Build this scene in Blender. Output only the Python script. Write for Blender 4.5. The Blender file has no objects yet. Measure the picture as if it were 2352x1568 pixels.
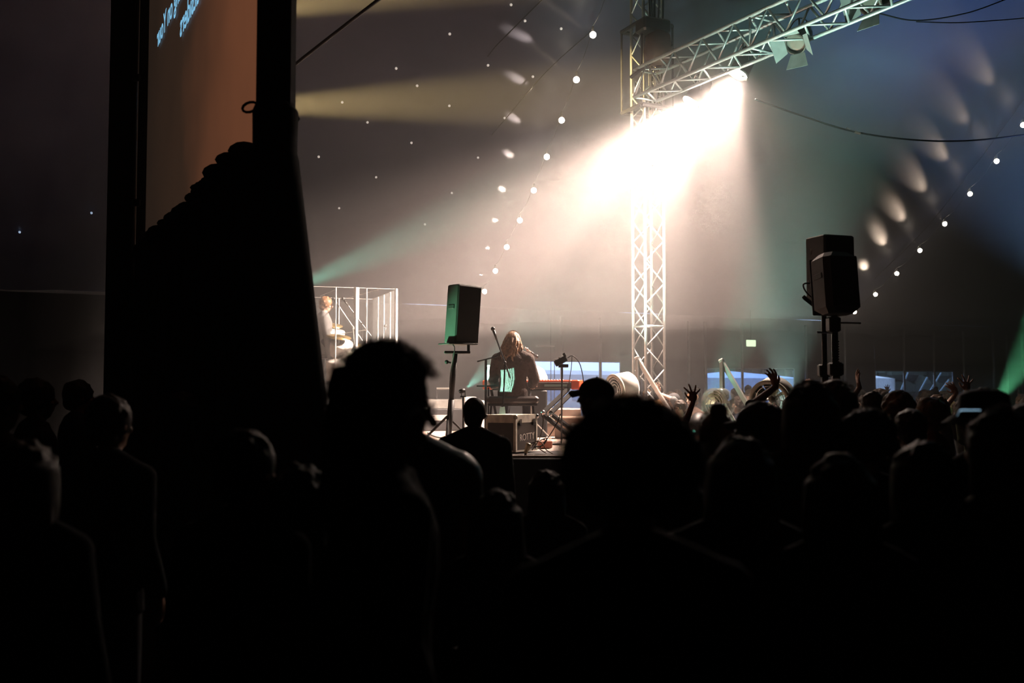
import bpy, math, random
from mathutils import Vector, Matrix, Quaternion
V = Vector
PI = math.pi
rnd = random.Random(7)
scene = bpy.context.scene
C = scene.collection

# ------------------------------------------------------------------ camera
F_PX, EYE, HOR = 2286.7, 1.72, 895
PITCH = math.atan((HOR - 784) / F_PX)
cam_d = bpy.data.cameras.new('camera')
cam_d.lens = 35; cam_d.sensor_width = 36
cam_d.clip_start = 0.05; cam_d.clip_end = 300
cam_d.dof.use_dof = True; cam_d.dof.focus_distance = 13; cam_d.dof.aperture_fstop = 2.0
cam = bpy.data.objects.new('camera', cam_d); C.objects.link(cam)
cam.location = (0, 0, EYE); cam.rotation_euler = (PI / 2 + PITCH, 0, 0)
scene.camera = cam

def P(px, py, D):
    """world point seen at photo pixel (px,py) at forward distance D"""
    cx, cy = (px - 1176) / F_PX, (784 - py) / F_PX
    c, s = math.cos(PITCH), math.sin(PITCH)
    y = c - cy * s; z = s + cy * c
    return V((cx / y * D, D, EYE + z / y * D))

# ------------------------------------------------------------------ world, exposure
w = bpy.data.worlds.new('dusk'); scene.world = w; w.use_nodes = True
bg = w.node_tree.nodes['Background']
bg.inputs[0].default_value = (0.36, 0.52, 0.86, 1); bg.inputs[1].default_value = 2.4
vs = scene.view_settings
vs.view_transform = 'Standard'; vs.look = 'None'; vs.gamma = 1.0; vs.exposure = 0.0
vs.use_curve_mapping = False
cy = scene.cycles
cy.use_denoising = True
cy.use_adaptive_sampling = True; cy.adaptive_threshold = 0.2
cy.max_bounces = 4; cy.diffuse_bounces = 1; cy.glossy_bounces = 1; cy.transmission_bounces = 4
cy.volume_bounces = 0; cy.transparent_max_bounces = 8
cy.caustics_reflective = False; cy.caustics_refractive = False
cy.sample_clamp_indirect = 3.0

def spot(name, loc, target, energy, color, size, blend=0.6, radius=0.05, parent=None):
    l = bpy.data.lights.new(name, 'SPOT'); l.energy = energy; l.color = color
    l.spot_size = math.radians(size); l.spot_blend = blend; l.shadow_soft_size = radius
    o = bpy.data.objects.new(name, l); C.objects.link(o)
    o.location = loc; o.rotation_euler = (V(target) - V(loc)).to_track_quat('-Z', 'Y').to_euler()
    if parent is not None:
        m = Matrix.LocRotScale(o.location, o.rotation_euler, None)
        o.parent = parent; o.matrix_local = wm(parent).inverted() @ m
    return o

# ------------------------------------------------------------------ helpers
def text_mesh(cu, name):
    t_ = bpy.data.objects.new('tmp', cu); C.objects.link(t_)
    dg = bpy.context.evaluated_depsgraph_get(); dg.update()
    me = bpy.data.meshes.new_from_object(t_.evaluated_get(dg)); bpy.data.objects.remove(t_)
    o = bpy.data.objects.new(name, me); C.objects.link(o); return o
WM = {}
def wm(o):
    if o is None: return Matrix.Identity(4)
    if o.name in WM: return WM[o.name]
    return Matrix.Identity(4)

def tag(o, label=None, cat=None, group=None, kind=None):
    if label: o['label'] = label
    if cat: o['category'] = cat
    if group: o['group'] = group
    if kind: o['kind'] = kind
    return o

def empty(name, loc, label, cat, rz=0.0, group=None):
    o = bpy.data.objects.new(name, None); C.objects.link(o)
    o.empty_display_size = 0.1
    o.location = loc; o.rotation_euler = (0, 0, rz)
    WM[o.name] = Matrix.LocRotScale(V(loc), o.rotation_euler, None)
    return tag(o, label, cat, group)

class MB:
    def __init__(s, xf=None):
        s.v = []; s.f = []; s.xf = xf
    def add(s, vs, fs):
        k = len(s.v)
        if s.xf is not None: vs = [s.xf @ V(p) for p in vs]
        s.v += [tuple(p) for p in vs]; s.f += [tuple(i + k for i in f) for f in fs]
        return s
    def box(s, c, size, rz=0.0, rot=None):
        c = V(c); hx, hy, hz = (a / 2 for a in size)
        R = rot if rot is not None else Matrix.Rotation(rz, 3, 'Z')
        vs = [c + R @ V((x, y, z)) for z in (-hz, hz) for y in (-hy, hy) for x in (-hx, hx)]
        return s.add(vs, [(0, 2, 3, 1), (4, 5, 7, 6), (0, 1, 5, 4), (2, 6, 7, 3), (0, 4, 6, 2), (1, 3, 7, 5)])
    def bevbox(s, c, size, b=0.01, rz=0.0, rot=None):
        """box with chamfered vertical and horizontal edges (three stacked octagon rings)"""
        c = V(c); hx, hy, hz = (a / 2 for a in size)
        R = rot if rot is not None else Matrix.Rotation(rz, 3, 'Z')
        def ring(ins, z):
            x, y = hx - ins, hy - ins
            return [(-x + b, -y, z), (x - b, -y, z), (x, -y + b, z), (x, y - b, z), (x - b, y, z), (-x + b, y, z), (-x, y - b, z), (-x, -y + b, z)]
        vs = []
        for ins, z in ((b, -hz), (0, -hz + b), (0, hz - b), (b, hz)): vs += [c + R @ V(p) for p in ring(ins, z)]
        fs = [tuple(reversed(range(8))), tuple(range(24, 32))]
        for k in range(3):
            for i in range(8):
                j = (i + 1) % 8; fs.append((k * 8 + i, k * 8 + j, k * 8 + 8 + j, k * 8 + 8 + i))
        return s.add(vs, fs)
    def tube(s, pts, r, n=8, cap=True):
        pts = [V(p) for p in pts]; m = len(pts)
        rs = r if isinstance(r, (list, tuple)) else [r] * m
        vs = []; up = None
        for i, p in enumerate(pts):
            d = (pts[min(i + 1, m - 1)] - pts[max(i - 1, 0)])
            d = d.normalized() if d.length > 1e-9 else V((0, 0, 1))
            if up is None:
                up = V((0, 0, 1)) if abs(d.z) < 0.95 else V((1, 0, 0))
                a = d.cross(up).normalized()
            else:
                a = (a - d * a.dot(d)); a = a.normalized() if a.length > 1e-6 else d.orthogonal().normalized()
            b = d.cross(a)
            vs += [p + (a * math.cos(2 * PI * k / n) + b * math.sin(2 * PI * k / n)) * rs[i] for k in range(n)]
        fs = []
        for i in range(m - 1):
            for k in range(n):
                j = (k + 1) % n; fs.append((i * n + k, i * n + j, (i + 1) * n + j, (i + 1) * n + k))
        if cap: fs += [tuple(reversed(range(n))), tuple(range((m - 1) * n, m * n))]
        return s.add(vs, fs)
    def ell(s, c, r, n=12, m=8, rot=None):
        c = V(c); r = (r, r, r) if isinstance(r, (int, float)) else r
        R = rot if rot is not None else Matrix.Identity(3)
        vs = [c + R @ V((0, 0, -r[2]))]
        for i in range(1, m):
            t = -PI / 2 + PI * i / m
            for k in range(n):
                a = 2 * PI * k / n
                vs.append(c + R @ V((r[0] * math.cos(t) * math.cos(a), r[1] * math.cos(t) * math.sin(a), r[2] * math.sin(t))))
        vs.append(c + R @ V((0, 0, r[2])))
        fs = []
        for k in range(n):
            j = (k + 1) % n
            fs.append((0, 1 + j, 1 + k)); top = len(vs) - 1; q = 1 + (m - 2) * n
            fs.append((q + k, q + j, top))
            for i in range(m - 2):
                fs.append((1 + i * n + k, 1 + i * n + j, 1 + (i + 1) * n + j, 1 + (i + 1) * n + k))
        return s.add(vs, fs)
    def cap(s, a, b, ra, rb, n=12):
        """tapered round-ended limb"""
        a, b = V(a), V(b); d = b - a
        if d.length < 1e-6: return s.ell(a, ra, n)
        u = d.normalized()
        pts = []; rs = []
        for t in (-90, -60, -30): pts.append(a + u * ra * math.sin(math.radians(t))); rs.append(max(ra * math.cos(math.radians(t)), 1e-4))
        pts.append(a); rs.append(ra); pts.append(b); rs.append(rb)
        for t in (30, 60, 90): pts.append(b + u * rb * math.sin(math.radians(t))); rs.append(max(rb * math.cos(math.radians(t)), 1e-4))
        return s.tube(pts, rs, n)
    def lathe(s, prof, a, axis, n=24, closed=False):
        """profile [(r,h)] turned about axis from point a"""
        a = V(a); u = V(axis).normalized(); x = u.orthogonal().normalized(); y = u.cross(x)
        m = len(prof); vs = []
        for r, h in prof:
            vs += [a + u * h + (x * math.cos(2 * PI * k / n) + y * math.sin(2 * PI * k / n)) * max(r, 1e-4) for k in range(n)]
        fs = []
        for i in range(m if closed else m - 1):
            i2 = (i + 1) % m
            for k in range(n):
                j = (k + 1) % n; fs.append((i * n + k, i * n + j, i2 * n + j, i2 * n + k))
        return s.add(vs, fs)
    def rings(s, rs, n=20):
        """closed loft of horizontal ellipses [(cx,cy,z,rx,ry)]"""
        vs = []
        for cx, cy_, z, rx, ry in rs:
            vs += [V((cx + rx * math.cos(2 * PI * k / n), cy_ + ry * math.sin(2 * PI * k / n), z)) for k in range(n)]
        m = len(rs); fs = [tuple(reversed(range(n))), tuple(range((m - 1) * n, m * n))]
        for i in range(m - 1):
            for k in range(n):
                j = (k + 1) % n; fs.append((i * n + k, i * n + j, (i + 1) * n + j, (i + 1) * n + k))
        return s.add(vs, fs)
    def grid(s, fn, nu, nv):
        vs = [V(fn(i / nu, j / nv)) for j in range(nv + 1) for i in range(nu + 1)]
        fs = [(j * (nu + 1) + i, j * (nu + 1) + i + 1, (j + 1) * (nu + 1) + i + 1, (j + 1) * (nu + 1) + i) for j in range(nv) for i in range(nu)]
        return s.add(vs, fs)
    def mesh(s, name, mat=None, smooth=False):
        me = bpy.data.meshes.new(name); me.from_pydata(s.v, [], s.f); me.update()
        if mat: me.materials.append(mat)
        if smooth: me.polygons.foreach_set('use_smooth', [True] * len(me.polygons))
        return me
    def build(s, name, mat, parent=None, smooth=False, world=True, origin=None):
        if parent is not None and world:
            M = wm(parent).inverted(); s.v = [tuple(M @ V(p)) for p in s.v]
        org = V((0, 0, 0))
        if parent is None:
            if origin is None:
                xs = [p[0] for p in s.v]; ys = [p[1] for p in s.v]; zs = [p[2] for p in s.v]
                origin = V(((min(xs) + max(xs)) / 2, (min(ys) + max(ys)) / 2, min(zs)))
            org = V(origin); s.v = [tuple(V(p) - org) for p in s.v]
        o = bpy.data.objects.new(name, s.mesh(name, mat, smooth)); C.objects.link(o)
        if parent is not None: o.parent = parent
        else: o.location = org
        WM[o.name] = (wm(parent) if parent is not None else Matrix.Translation(org))
        return o

def remesh(mb, voxel, mat, smooth_it=2):
    me = mb.mesh('tmp'); o = bpy.data.objects.new('tmp', me); C.objects.link(o)
    r = o.modifiers.new('r', 'REMESH'); r.mode = 'VOXEL'; r.voxel_size = voxel; r.adaptivity = 0
    if smooth_it:
        m = o.modifiers.new('s', 'SMOOTH'); m.iterations = smooth_it; m.factor = 0.5
    dg = bpy.context.evaluated_depsgraph_get(); dg.update()
    out = bpy.data.meshes.new_from_object(o.evaluated_get(dg))
    bpy.data.objects.remove(o); bpy.data.meshes.remove(me)
    out.materials.clear(); out.materials.append(mat)
    out.polygons.foreach_set('use_smooth', [True] * len(out.polygons))
    return out

MATS = {}
def mat(name, col, rough=0.6, metal=0.0, var=0.15, scale=8.0, emit=None, es=0.0, bump=0.0, spec=None, sheen=0.0):
    if name in MATS: return MATS[name]
    m = bpy.data.materials.new(name); m.use_nodes = True; nt = m.node_tree
    b = nt.nodes['Principled BSDF']
    b.inputs['Roughness'].default_value = rough; b.inputs['Metallic'].default_value = metal
    if spec is not None: b.inputs['Specular IOR Level'].default_value = spec
    if emit:
        b.inputs['Base Color'].default_value = (*col, 1)
        b.inputs['Emission Color'].default_value = (*emit, 1); b.inputs['Emission Strength'].default_value = es
    else:
        tc = nt.nodes.new('ShaderNodeTexCoord'); nz = nt.nodes.new('ShaderNodeTexNoise')
        nz.inputs['Scale'].default_value = scale; nz.inputs['Detail'].default_value = 3
        nt.links.new(tc.outputs['Object'], nz.inputs['Vector'])
        cr = nt.nodes.new('ShaderNodeValToRGB')
        lo = [max(0, c * (1 - var)) for c in col]; hi = [min(1, c * (1 + var)) for c in col]
        cr.color_ramp.elements[0].position = 0.3; cr.color_ramp.elements[0].color = (*lo, 1)
        cr.color_ramp.elements[1].position = 0.7; cr.color_ramp.elements[1].color = (*hi, 1)
        nt.links.new(nz.outputs['Fac'], cr.inputs['Fac']); nt.links.new(cr.outputs['Color'], b.inputs['Base Color'])
        if bump:
            bp = nt.nodes.new('ShaderNodeBump'); bp.inputs['Strength'].default_value = bump; bp.inputs['Distance'].default_value = 0.02
            nt.links.new(nz.outputs['Fac'], bp.inputs['Height']); nt.links.new(bp.outputs['Normal'], b.inputs['Normal'])
    MATS[name] = m
    return m

def clear_mat(name, tint, gloss, rough=0.05, haze=0.0):
    m = bpy.data.materials.new(name); m.use_nodes = True; nt = m.node_tree
    nt.nodes.remove(nt.nodes['Principled BSDF']); out = nt.nodes['Material Output']
    t = nt.nodes.new('ShaderNodeBsdfTransparent'); t.inputs[0].default_value = (*tint, 1)
    g = nt.nodes.new('ShaderNodeBsdfGlossy'); g.inputs['Roughness'].default_value = rough
    mx = nt.nodes.new('ShaderNodeMixShader'); mx.inputs[0].default_value = gloss
    nt.links.new(t.outputs[0], mx.inputs[1]); nt.links.new(g.outputs[0], mx.inputs[2])
    last = mx
    if haze:
        d = nt.nodes.new('ShaderNodeBsdfDiffuse'); d.inputs[0].default_value = (0.8, 0.85, 0.85, 1)
        tr = nt.nodes.new('ShaderNodeBsdfTranslucent'); tr.inputs[0].default_value = (0.8, 0.85, 0.85, 1)
        a = nt.nodes.new('ShaderNodeMixShader'); a.inputs[0].default_value = 0.5
        nt.links.new(d.outputs[0], a.inputs[1]); nt.links.new(tr.outputs[0], a.inputs[2])
        m2 = nt.nodes.new('ShaderNodeMixShader'); m2.inputs[0].default_value = haze
        nt.links.new(mx.outputs[0], m2.inputs[1]); nt.links.new(a.outputs[0], m2.inputs[2]); last = m2
    nt.links.new(last.outputs[0], out.inputs['Surface'])
    return m

BLACK = mat('black_paint', (0.010, 0.010, 0.011), 0.5, spec=.3)
MATTE = mat('matte_black', (0.006, 0.006, 0.006), 0.75, spec=.12)
BLACKCLOTH = mat('black_cloth', (0.006, 0.006, 0.007), 0.95, bump=0.2, spec=0.1)
ALU = mat('aluminium', (0.72, 0.74, 0.73), 0.38, 0.55, var=0.08, scale=20)
DARKMETAL = mat('dark_metal', (0.05, 0.05, 0.05), 0.4, 0.6)
CHROME = mat('chrome', (0.75, 0.75, 0.75), 0.18, 1.0, var=0.05)
WHITEPL = mat('white_plastic', (0.78, 0.76, 0.72), 0.4, var=0.05)
RUBBER = mat('cable_rubber', (0.015, 0.015, 0.016), 0.5)
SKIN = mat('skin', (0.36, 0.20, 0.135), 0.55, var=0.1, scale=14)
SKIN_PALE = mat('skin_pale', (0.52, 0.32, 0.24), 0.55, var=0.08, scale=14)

# ------------------------------------------------------------------ tent shell
# side wall line: Y = 28.5 + .49 X ; inward distance d = (28.5+.49X-Y)*.898
WY, WS, WN = 28.5, 0.49, 0.898
EAVE, SLOPE, RIDGE = 4.0, 0.50, 17.0
def wall_pt(x, z=0.0, inset=0.0):
    return V((x + 0.44 * inset, WY + WS * x - WN * inset, z))
def wall_at(px):
    """X on the wall line under photo column px"""
    r = (px - 1176) / F_PX
    D = WY / (1 - WS * r)
    return r * D
def roof_z(x, y):
    d = (WY + WS * x - y) * WN
    if d <= RIDGE: return EAVE + SLOPE * d
    return EAVE + SLOPE * RIDGE - 0.25 * (d - RIDGE)
def on_roof(px, py, drop=0.0):
    a = P(px, py, 1.0); rx, rz = a.x, a.z - EYE
    D = (EAVE - EYE - drop + WN * SLOPE * WY) / (rz + WN * SLOPE * (1 - WS * rx))
    return P(px, py, D)

def tent_mat(name, c1, c2, rough):
    m = bpy.data.materials.new(name); m.use_nodes = True; nt = m.node_tree; b = nt.nodes['Principled BSDF']
    tc = nt.nodes.new('ShaderNodeTexCoord')
    nz = nt.nodes.new('ShaderNodeTexNoise'); nz.inputs['Scale'].default_value = 0.5; nz.inputs['Detail'].default_value = 5
    cr = nt.nodes.new('ShaderNodeValToRGB')
    cr.color_ramp.elements[0].color = (*c1, 1); cr.color_ramp.elements[1].color = (*c2, 1)
    cr.color_ramp.elements[0].position = 0.35; cr.color_ramp.elements[1].position = 0.7
    nt.links.new(tc.outputs['Object'], nz.inputs['Vector']); nt.links.new(nz.outputs['Fac'], cr.inputs['Fac'])
    nt.links.new(cr.outputs['Color'], b.inputs['Base Color'])
    b.inputs['Roughness'].default_value = rough; b.inputs['Specular IOR Level'].default_value = 0.35
    bp = nt.nodes.new('ShaderNodeBump'); bp.inputs['Strength'].default_value = 0.25; bp.inputs['Distance'].default_value = 0.1
    nt.links.new(nz.outputs['Fac'], bp.inputs['Height']); nt.links.new(bp.outputs['Normal'], b.inputs['Normal'])
    return m
ROOFM = tent_mat('tent_roof_pvc', (0.055, 0.06, 0.095), (0.08, 0.085, 0.125), 0.45)
WALLM = tent_mat('tent_wall_pvc', (0.085, 0.075, 0.075), (0.12, 0.105, 0.10), 0.6)
GROUND = mat('trampled_ground', (0.014, 0.013, 0.011), 0.95, var=0.4, scale=2.0, bump=0.3)

XL, XR = -24.0, 32.0
def quad_obj(name, pts, m, kind='structure', thick=None):
    mb = MB(); mb.add(pts, [tuple(range(len(pts)))])
    return tag(mb.build(name, m), kind=kind)
# floor
mb = MB(); mb.grid(lambda u, v: (-45 + 95 * u, -20 + 90 * v, 0), 40, 40)
tag(mb.build('floor', GROUND), kind='structure')
# roof with soft scallops between the rows of poles
def roof_fn(u, v):
    x = XL + (XR - XL) * u; d = 38 * v
    p = wall_pt(x, 0, d)
    z = roof_z(p.x, p.y)
    sc = abs(math.sin(u * PI * 9))
    return (p.x, p.y, z + 0.12 * sc * math.exp(-d / 4.0) - 0.05)
mb = MB(); mb.grid(roof_fn, 108, 60)
tag(mb.build('ceiling', ROOFM, smooth=True), kind='structure')

# side wall with three clear windows
WIN = []
for (x0, x1, yt) in ((1217, 1423, 830), (1622, 1822, 846), (2008, 2186, 852)):
    a, b = wall_at(x0), wall_at(x1); D = WY + WS * (a + b) / 2
    WIN.append((a, b, 0.7, P((x0 + x1) / 2, yt, D).z))
mb = MB()
def wall_strip(x0, x1, z0, z1):
    n = max(1, int((x1 - x0) / 0.25)); m = 6
    def fn(u, v):
        x = x0 + (x1 - x0) * u; z = z0 + (z1 - z0) * v
        return wall_pt(x, z, 0.03 * math.sin(x * 4.1) * math.sin(PI * min(z, EAVE) / EAVE))
    mb.grid(fn, n, m)
cur = XL
for a, b, z0, z1 in WIN:
    wall_strip(cur, a, 0, EAVE); wall_strip(a, b, 0, z0); wall_strip(a, b, z1, EAVE); cur = b
wall_strip(cur, XR, 0, EAVE)
tag(mb.build('wall_far', WALLM, smooth=True), kind='structure')
VINYL = clear_mat('clear_vinyl', (0.93, 0.96, 0.97), 0.05, 0.08, haze=0.03)
WELT = mat('window_welt', (0.30, 0.34, 0.40), 0.5)
for i, (a, b, z0, z1) in enumerate(WIN):
    mb = MB()
    c = [wall_pt(a, z0, .03), wall_pt(b, z0, .03), wall_pt(b, z1, .03), wall_pt(a, z1, .03)]
    for k in range(4): mb.tube([c[k], c[(k + 1) % 4]], 0.02, 6)
    o = tag(mb.build('window_%d' % (i + 1), WELT), kind='structure')
    mb = MB(); mb.grid(lambda u, v: wall_pt(a + (b - a) * u, z0 + (z1 - z0) * v, 0.01 * math.sin(u * 9)), 8, 2)
    mb.build('pane', VINYL, o)
# end walls and the wall behind the camera
def lofty(name, p0, p1, n=16):
    mb = MB()
    mb.grid(lambda u, v: ((p0.x + (p1.x - p0.x) * u), (p0.y + (p1.y - p0.y) * u),
            v * (roof_z(p0.x + (p1.x - p0.x) * u, p0.y + (p1.y - p0.y) * u) + 0.1)), n, 2)
    tag(mb.build(name, WALLM), kind='structure')
lofty('wall_left', wall_pt(XL, 0, 0), wall_pt(XL, 0, 38))
lofty('wall_right', wall_pt(XR, 0, 38), wall_pt(XR, 0, 0))
lofty('wall_behind', wall_pt(XL, 0, 38), wall_pt(XR, 0, 38))
# eave valance
def val(u, v):
    x = XL + (XR - XL) * u
    return wall_pt(x, EAVE + 0.05 - 0.42 * v + 0.05 * v * math.sin(x * 2.3), 0.10 + 0.07 * v * math.sin(x * 5.3) + 0.03 * v * math.sin(x * 11))
mb = MB(); mb.grid(val, 400, 4)
tag(mb.build('trim_1', mat('valance_pvc', (0.16, 0.15, 0.16), 0.45), smooth=True), kind='structure')
# black sheet added to darken the side wall at the left
def sheet_fn(u, v):
    x = XL + .5 + (wall_at(318) - XL - .5) * u
    return wall_pt(x, 3.95 * (1 - v), .38 + .07 * math.sin(x * 9) * (.3 + v))
mb = MB(); mb.grid(sheet_fn, 160, 6)
tag(mb.build('darkening_sheet', BLACKCLOTH, None, True), 'long black sheet added to darken the far wall at the left', 'drape')
# haze filling the tent
hz = MB()
fp = [wall_pt(XL + .1, -0.3, 0.06), wall_pt(XR - .1, -0.3, 0.06), wall_pt(XR - .1, -0.3, 37.8), wall_pt(XL + .1, -0.3, 37.8)]
hz.add(fp + [p + V((0, 0, 14)) for p in fp], [(0, 1, 2, 3), (4, 7, 6, 5), (0, 4, 5, 1), (1, 5, 6, 2), (2, 6, 7, 3), (3, 7, 4, 0)])
HM = bpy.data.materials.new('stage_haze'); HM.use_nodes = True; nt = HM.node_tree
nt.nodes.remove(nt.nodes['Principled BSDF'])
vsn = nt.nodes.new('ShaderNodeVolumeScatter'); vsn.inputs['Density'].default_value = 0.0014
vsn.inputs['Color'].default_value = (0.95, 0.95, 0.95, 1); vsn.inputs['Anisotropy'].default_value = 0.25
nt.links.new(vsn.outputs[0], nt.nodes['Material Output'].inputs['Volume'])
hazeo = hz.build('haze', HM); tag(hazeo, 'thin theatrical haze filling the whole tent', 'haze', kind='stuff')
hz = MB()
fp = [V((-11.3, 22.8, -.2)), wall_pt(XR - .3, -0.2, 0.1), V((XR + 1.7, 11.75, -.2)), V((-4.25, 11.75, -.2))]
hz.add(fp + [p + V((0, 0, 13.7)) for p in fp], [(0, 1, 2, 3), (4, 7, 6, 5), (0, 4, 5, 1), (1, 5, 6, 2), (2, 6, 7, 3), (3, 7, 4, 0)])
HM2 = HM.copy(); HM2.name = 'stage_haze_bank'
HM2.node_tree.nodes[vsn.name].inputs['Density'].default_value = 0.012
hazeo = hz.build('haze', HM2); tag(hazeo, 'denser bank of theatrical haze over the stage half of the tent', 'haze', kind='stuff')
hz = MB(); fp = [p.lerp(sum(fp, V()) / 4, .004) + V((0, 0, 2.8)) for p in fp]
hz.add(fp + [p + V((0, 0, 10.5)) for p in fp], [(0, 1, 2, 3), (4, 7, 6, 5), (0, 4, 5, 1), (1, 5, 6, 2), (2, 6, 7, 3), (3, 7, 4, 0)])
HM3 = HM.copy(); HM3.name = 'high_haze_layer'
HM3.node_tree.nodes[vsn.name].inputs['Density'].default_value = 0.018
hazeo = hz.build('haze', HM3); tag(hazeo, 'thick high layer of haze drifting under the roof above head height', 'haze', kind='stuff')

# ------------------------------------------------------------------ trusses and stage lamps
def truss(name, a, b, s, label, m, cat='truss', face=0.0, pitch=None, rc=0.025, rb=0.012, group=None):
    a, b = V(a), V(b); d = (b - a); L = d.length; u = d / L
    up = V((0, 0, 1)) if abs(u.z) < 0.9 else V((math.cos(face), math.sin(face), 0))
    x = u.cross(up).normalized(); y = x.cross(u).normalized(); h = s / 2
    root = empty(name, a, label, cat, group=group)
    cs = [(x * i + y * j) * h for i, j in ((-1, -1), (1, -1), (1, 1), (-1, 1))]
    for c in cs:
        mb = MB(); mb.tube([a + c, b + c], rc, 8); mb.build('chord', m, root, True)
    pitch = pitch or s
    n = max(1, int(round(L / pitch)))
    for k in range(4):
        c0, c1 = cs[k], cs[(k + 1) % 4]; mb = MB()
        for i in range(n):
            p, q = a + u * (L * i / n), a + u * (L * (i + 1) / n)
            mb.tube([p + c0, (p + q) / 2 + c1], rb, 6); mb.tube([(p + q) / 2 + c1, q + c0], rb, 6)
            if i % 4 == 0: mb.tube([p + c0, p + c1], rb * 1.1, 6)
        mb.tube([b + c0, b + c1], rb * 1.1, 6)
        mb.build('lacing', m, root, True)
    return root
TRD = V((0.497, -0.868, 0))
T0 = P(1482, 196, 15.6)
T1 = T0 + TRD * 6.5
tw = P(1491, 900, 16.0)
TOWER = V((tw.x, 16.0, 0))
truss('truss_tower', TOWER, TOWER + V((0, 0, 8.9)), 0.36, 'silver aluminium box truss tower rising beside the stage', ALU, face=0.45, pitch=0.70)
truss('lighting_truss', T0, T1, 0.44, 'pale aluminium box truss carrying the bright stage lamps overhead', ALU, pitch=0.62, rc=.028, rb=.016)
# sleeve block, hoist and bag at the tower head
r = empty('chain_hoist', TOWER + V((0, -0.3, 7.3)), 'dark chain hoist with a hanging chain bag on the tower head', 'hoist')
hp = P(1512, 118, 15.5)
mb = MB(); mb.bevbox(P(1500, 62, 15.6), (0.5, 0.3, 0.22), 0.03, 0.4); mb.build('motor_body', DARKMETAL, r)
mb = MB(); mb.lathe([(0.04, 0.34), (0.19, 0.25), (0.23, 0.0), (0.2, -0.18), (0.05, -0.24)], hp, (0, 0, 1), 14); mb.build('chain_bag', mat('brown_bag', (0.10, 0.06, 0.04), 0.9), r, True)
mb = MB(); mb.tube([P(1500, 62, 15.5), hp + V((0, 0, .3))], 0.015, 6); mb.tube([P(1505, -60, 15.6), P(1500, 62, 15.6)], 0.012, 6); mb.build('chain', DARKMETAL, r)
r = empty('sleeve_block', TOWER + V((0, 0, 6.5)), 'dark steel sleeve block around the truss tower', 'rigging')
for z in (6.25, 7.6):
    mb = MB()
    for k in range(4):
        a = 0.45 + k * PI / 2 + PI / 4; b_ = a + PI / 2; q = 0.42
        mb.tube([TOWER + V((q * math.cos(a), q * math.sin(a), z)), TOWER + V((q * math.cos(b_), q * math.sin(b_), z))], 0.035, 6)
    mb.build('ring_beam', DARKMETAL, r)
mb = MB()
for k in range(4):
    a = 0.45 + k * PI / 2 + PI / 4
    mb.tube([TOWER + V((0.42 * math.cos(a), 0.42 * math.sin(a), 6.25)), TOWER + V((0.42 * math.cos(a), 0.42 * math.sin(a), 7.6))], 0.02, 6)
mb.tube([P(1448, 178, 15.4), P(1545, 105, 15.4)], 0.03, 6)
mb.build('guide_post', DARKMETAL, r)
r = empty('cable_bundle', TOWER + V((0.2, 0, 6)), 'bundle of dark power cables taped up the truss tower', 'cable')
for k in range(5):
    mb = MB(); q = TOWER + V((0.02 + 0.05 * k, -0.22, 0))
    mb.tube([q + V((0.02 * math.sin(z * 2 + k), 0, z)) for z in [6.2 + 0.2 * i for i in range(14)]], 0.016, 6); mb.build('cable', RUBBER, r, True)

LENS_ON = mat('lit_lens', (1, 1, 1), emit=(1.0, 0.86, 0.74), es=300)
LENS_OFF = mat('dark_lens', (0.25, 0.24, 0.2), 0.12, 0.2)
CAN = mat('lamp_can', (0.10, 0.085, 0.07), 0.45, 0.5)
DOOR = mat('barn_door', (0.42, 0.44, 0.42), 0.5, 0.2)
def par_lamp(pos, aim, label, lit, hang_z, sc=1.0, doors=True, m=CAN, name='stage_lamp'):
    pos, aim = V(pos), V(aim); u = (aim - pos).normalized()
    x = u.cross(V((0, 0, 1))).normalized(); y = x.cross(u).normalized()
    r = empty(name, pos, label, 'stage light')
    R = 0.115 * sc
    mb = MB(); mb.lathe([(0.02, -0.34 * sc), (R * .75, -0.33 * sc), (R * .95, -0.25 * sc), (R, 0), (R * 1.12, 0.0), (R * 1.12, 0.03), (R * .97, 0.03), (R * .97, -0.04)], pos, u, 20)
    mb.build('housing', m, r, True)
    mb = MB(); mb.lathe([(0.0005, -0.01), (R * .6, -0.012), (R * .97, -0.02)], pos, u, 20); mb.build('lens', LENS_ON if lit else LENS_OFF, r, True)
    mb = MB(); k = R * 1.3
    arc = [pos - u * .12 * sc + x * (k * math.cos(t)) + V((0, 0, 1)) * (k * 1.7 * math.sin(t)) for t in [PI * i / 12 for i in range(13)]]
    mb.tube(arc, 0.01, 6); mb.build('yoke', CHROME, r)
    top = pos - u * .12 * sc + V((0, 0, k * 1.7))
    mb = MB(); mb.tube([top, V((top.x, top.y, hang_z))], 0.012, 6); mb.bevbox(V((top.x, top.y, hang_z - .03)), (0.06, 0.05, 0.08), 0.008); mb.build('clamp', DARKMETAL, r)
    if doors:
        for dv, wv, ang in ((x, y, 40), (-x, y, 40), (y, x, 30), (-y, x, 45)):
            hgt = 0.17 * sc; a = math.radians(ang)
            c = pos + u * 0.03 + dv * R
            dirv = (u * math.cos(a) + dv * math.sin(a)); nn = dirv.cross(wv).normalized() * 0.002
            q = [c - wv * R * .75, c + wv * R * .75, c + wv * R * 1.15 + dirv * hgt, c - wv * R * 1.15 + dirv * hgt]
            mb = MB(); mb.add([p + nn for p in q] + [p - nn for p in q], [(0, 1, 2, 3), (7, 6, 5, 4), (0, 4, 5, 1), (1, 5, 6, 2), (2, 6, 7, 3), (3, 7, 4, 0)])
            mb.build('barn_door', DOOR, r)
    return r
L1, L2 = P(1588, 232, 15.3), P(1697, 168, 14.3)
AIM1, AIM2 = L1 + V((-.60, -.10, -.80)) * 5, L2 + V((-.46, -.12, -.86)) * 5
bot = T0.z - 0.20
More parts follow.
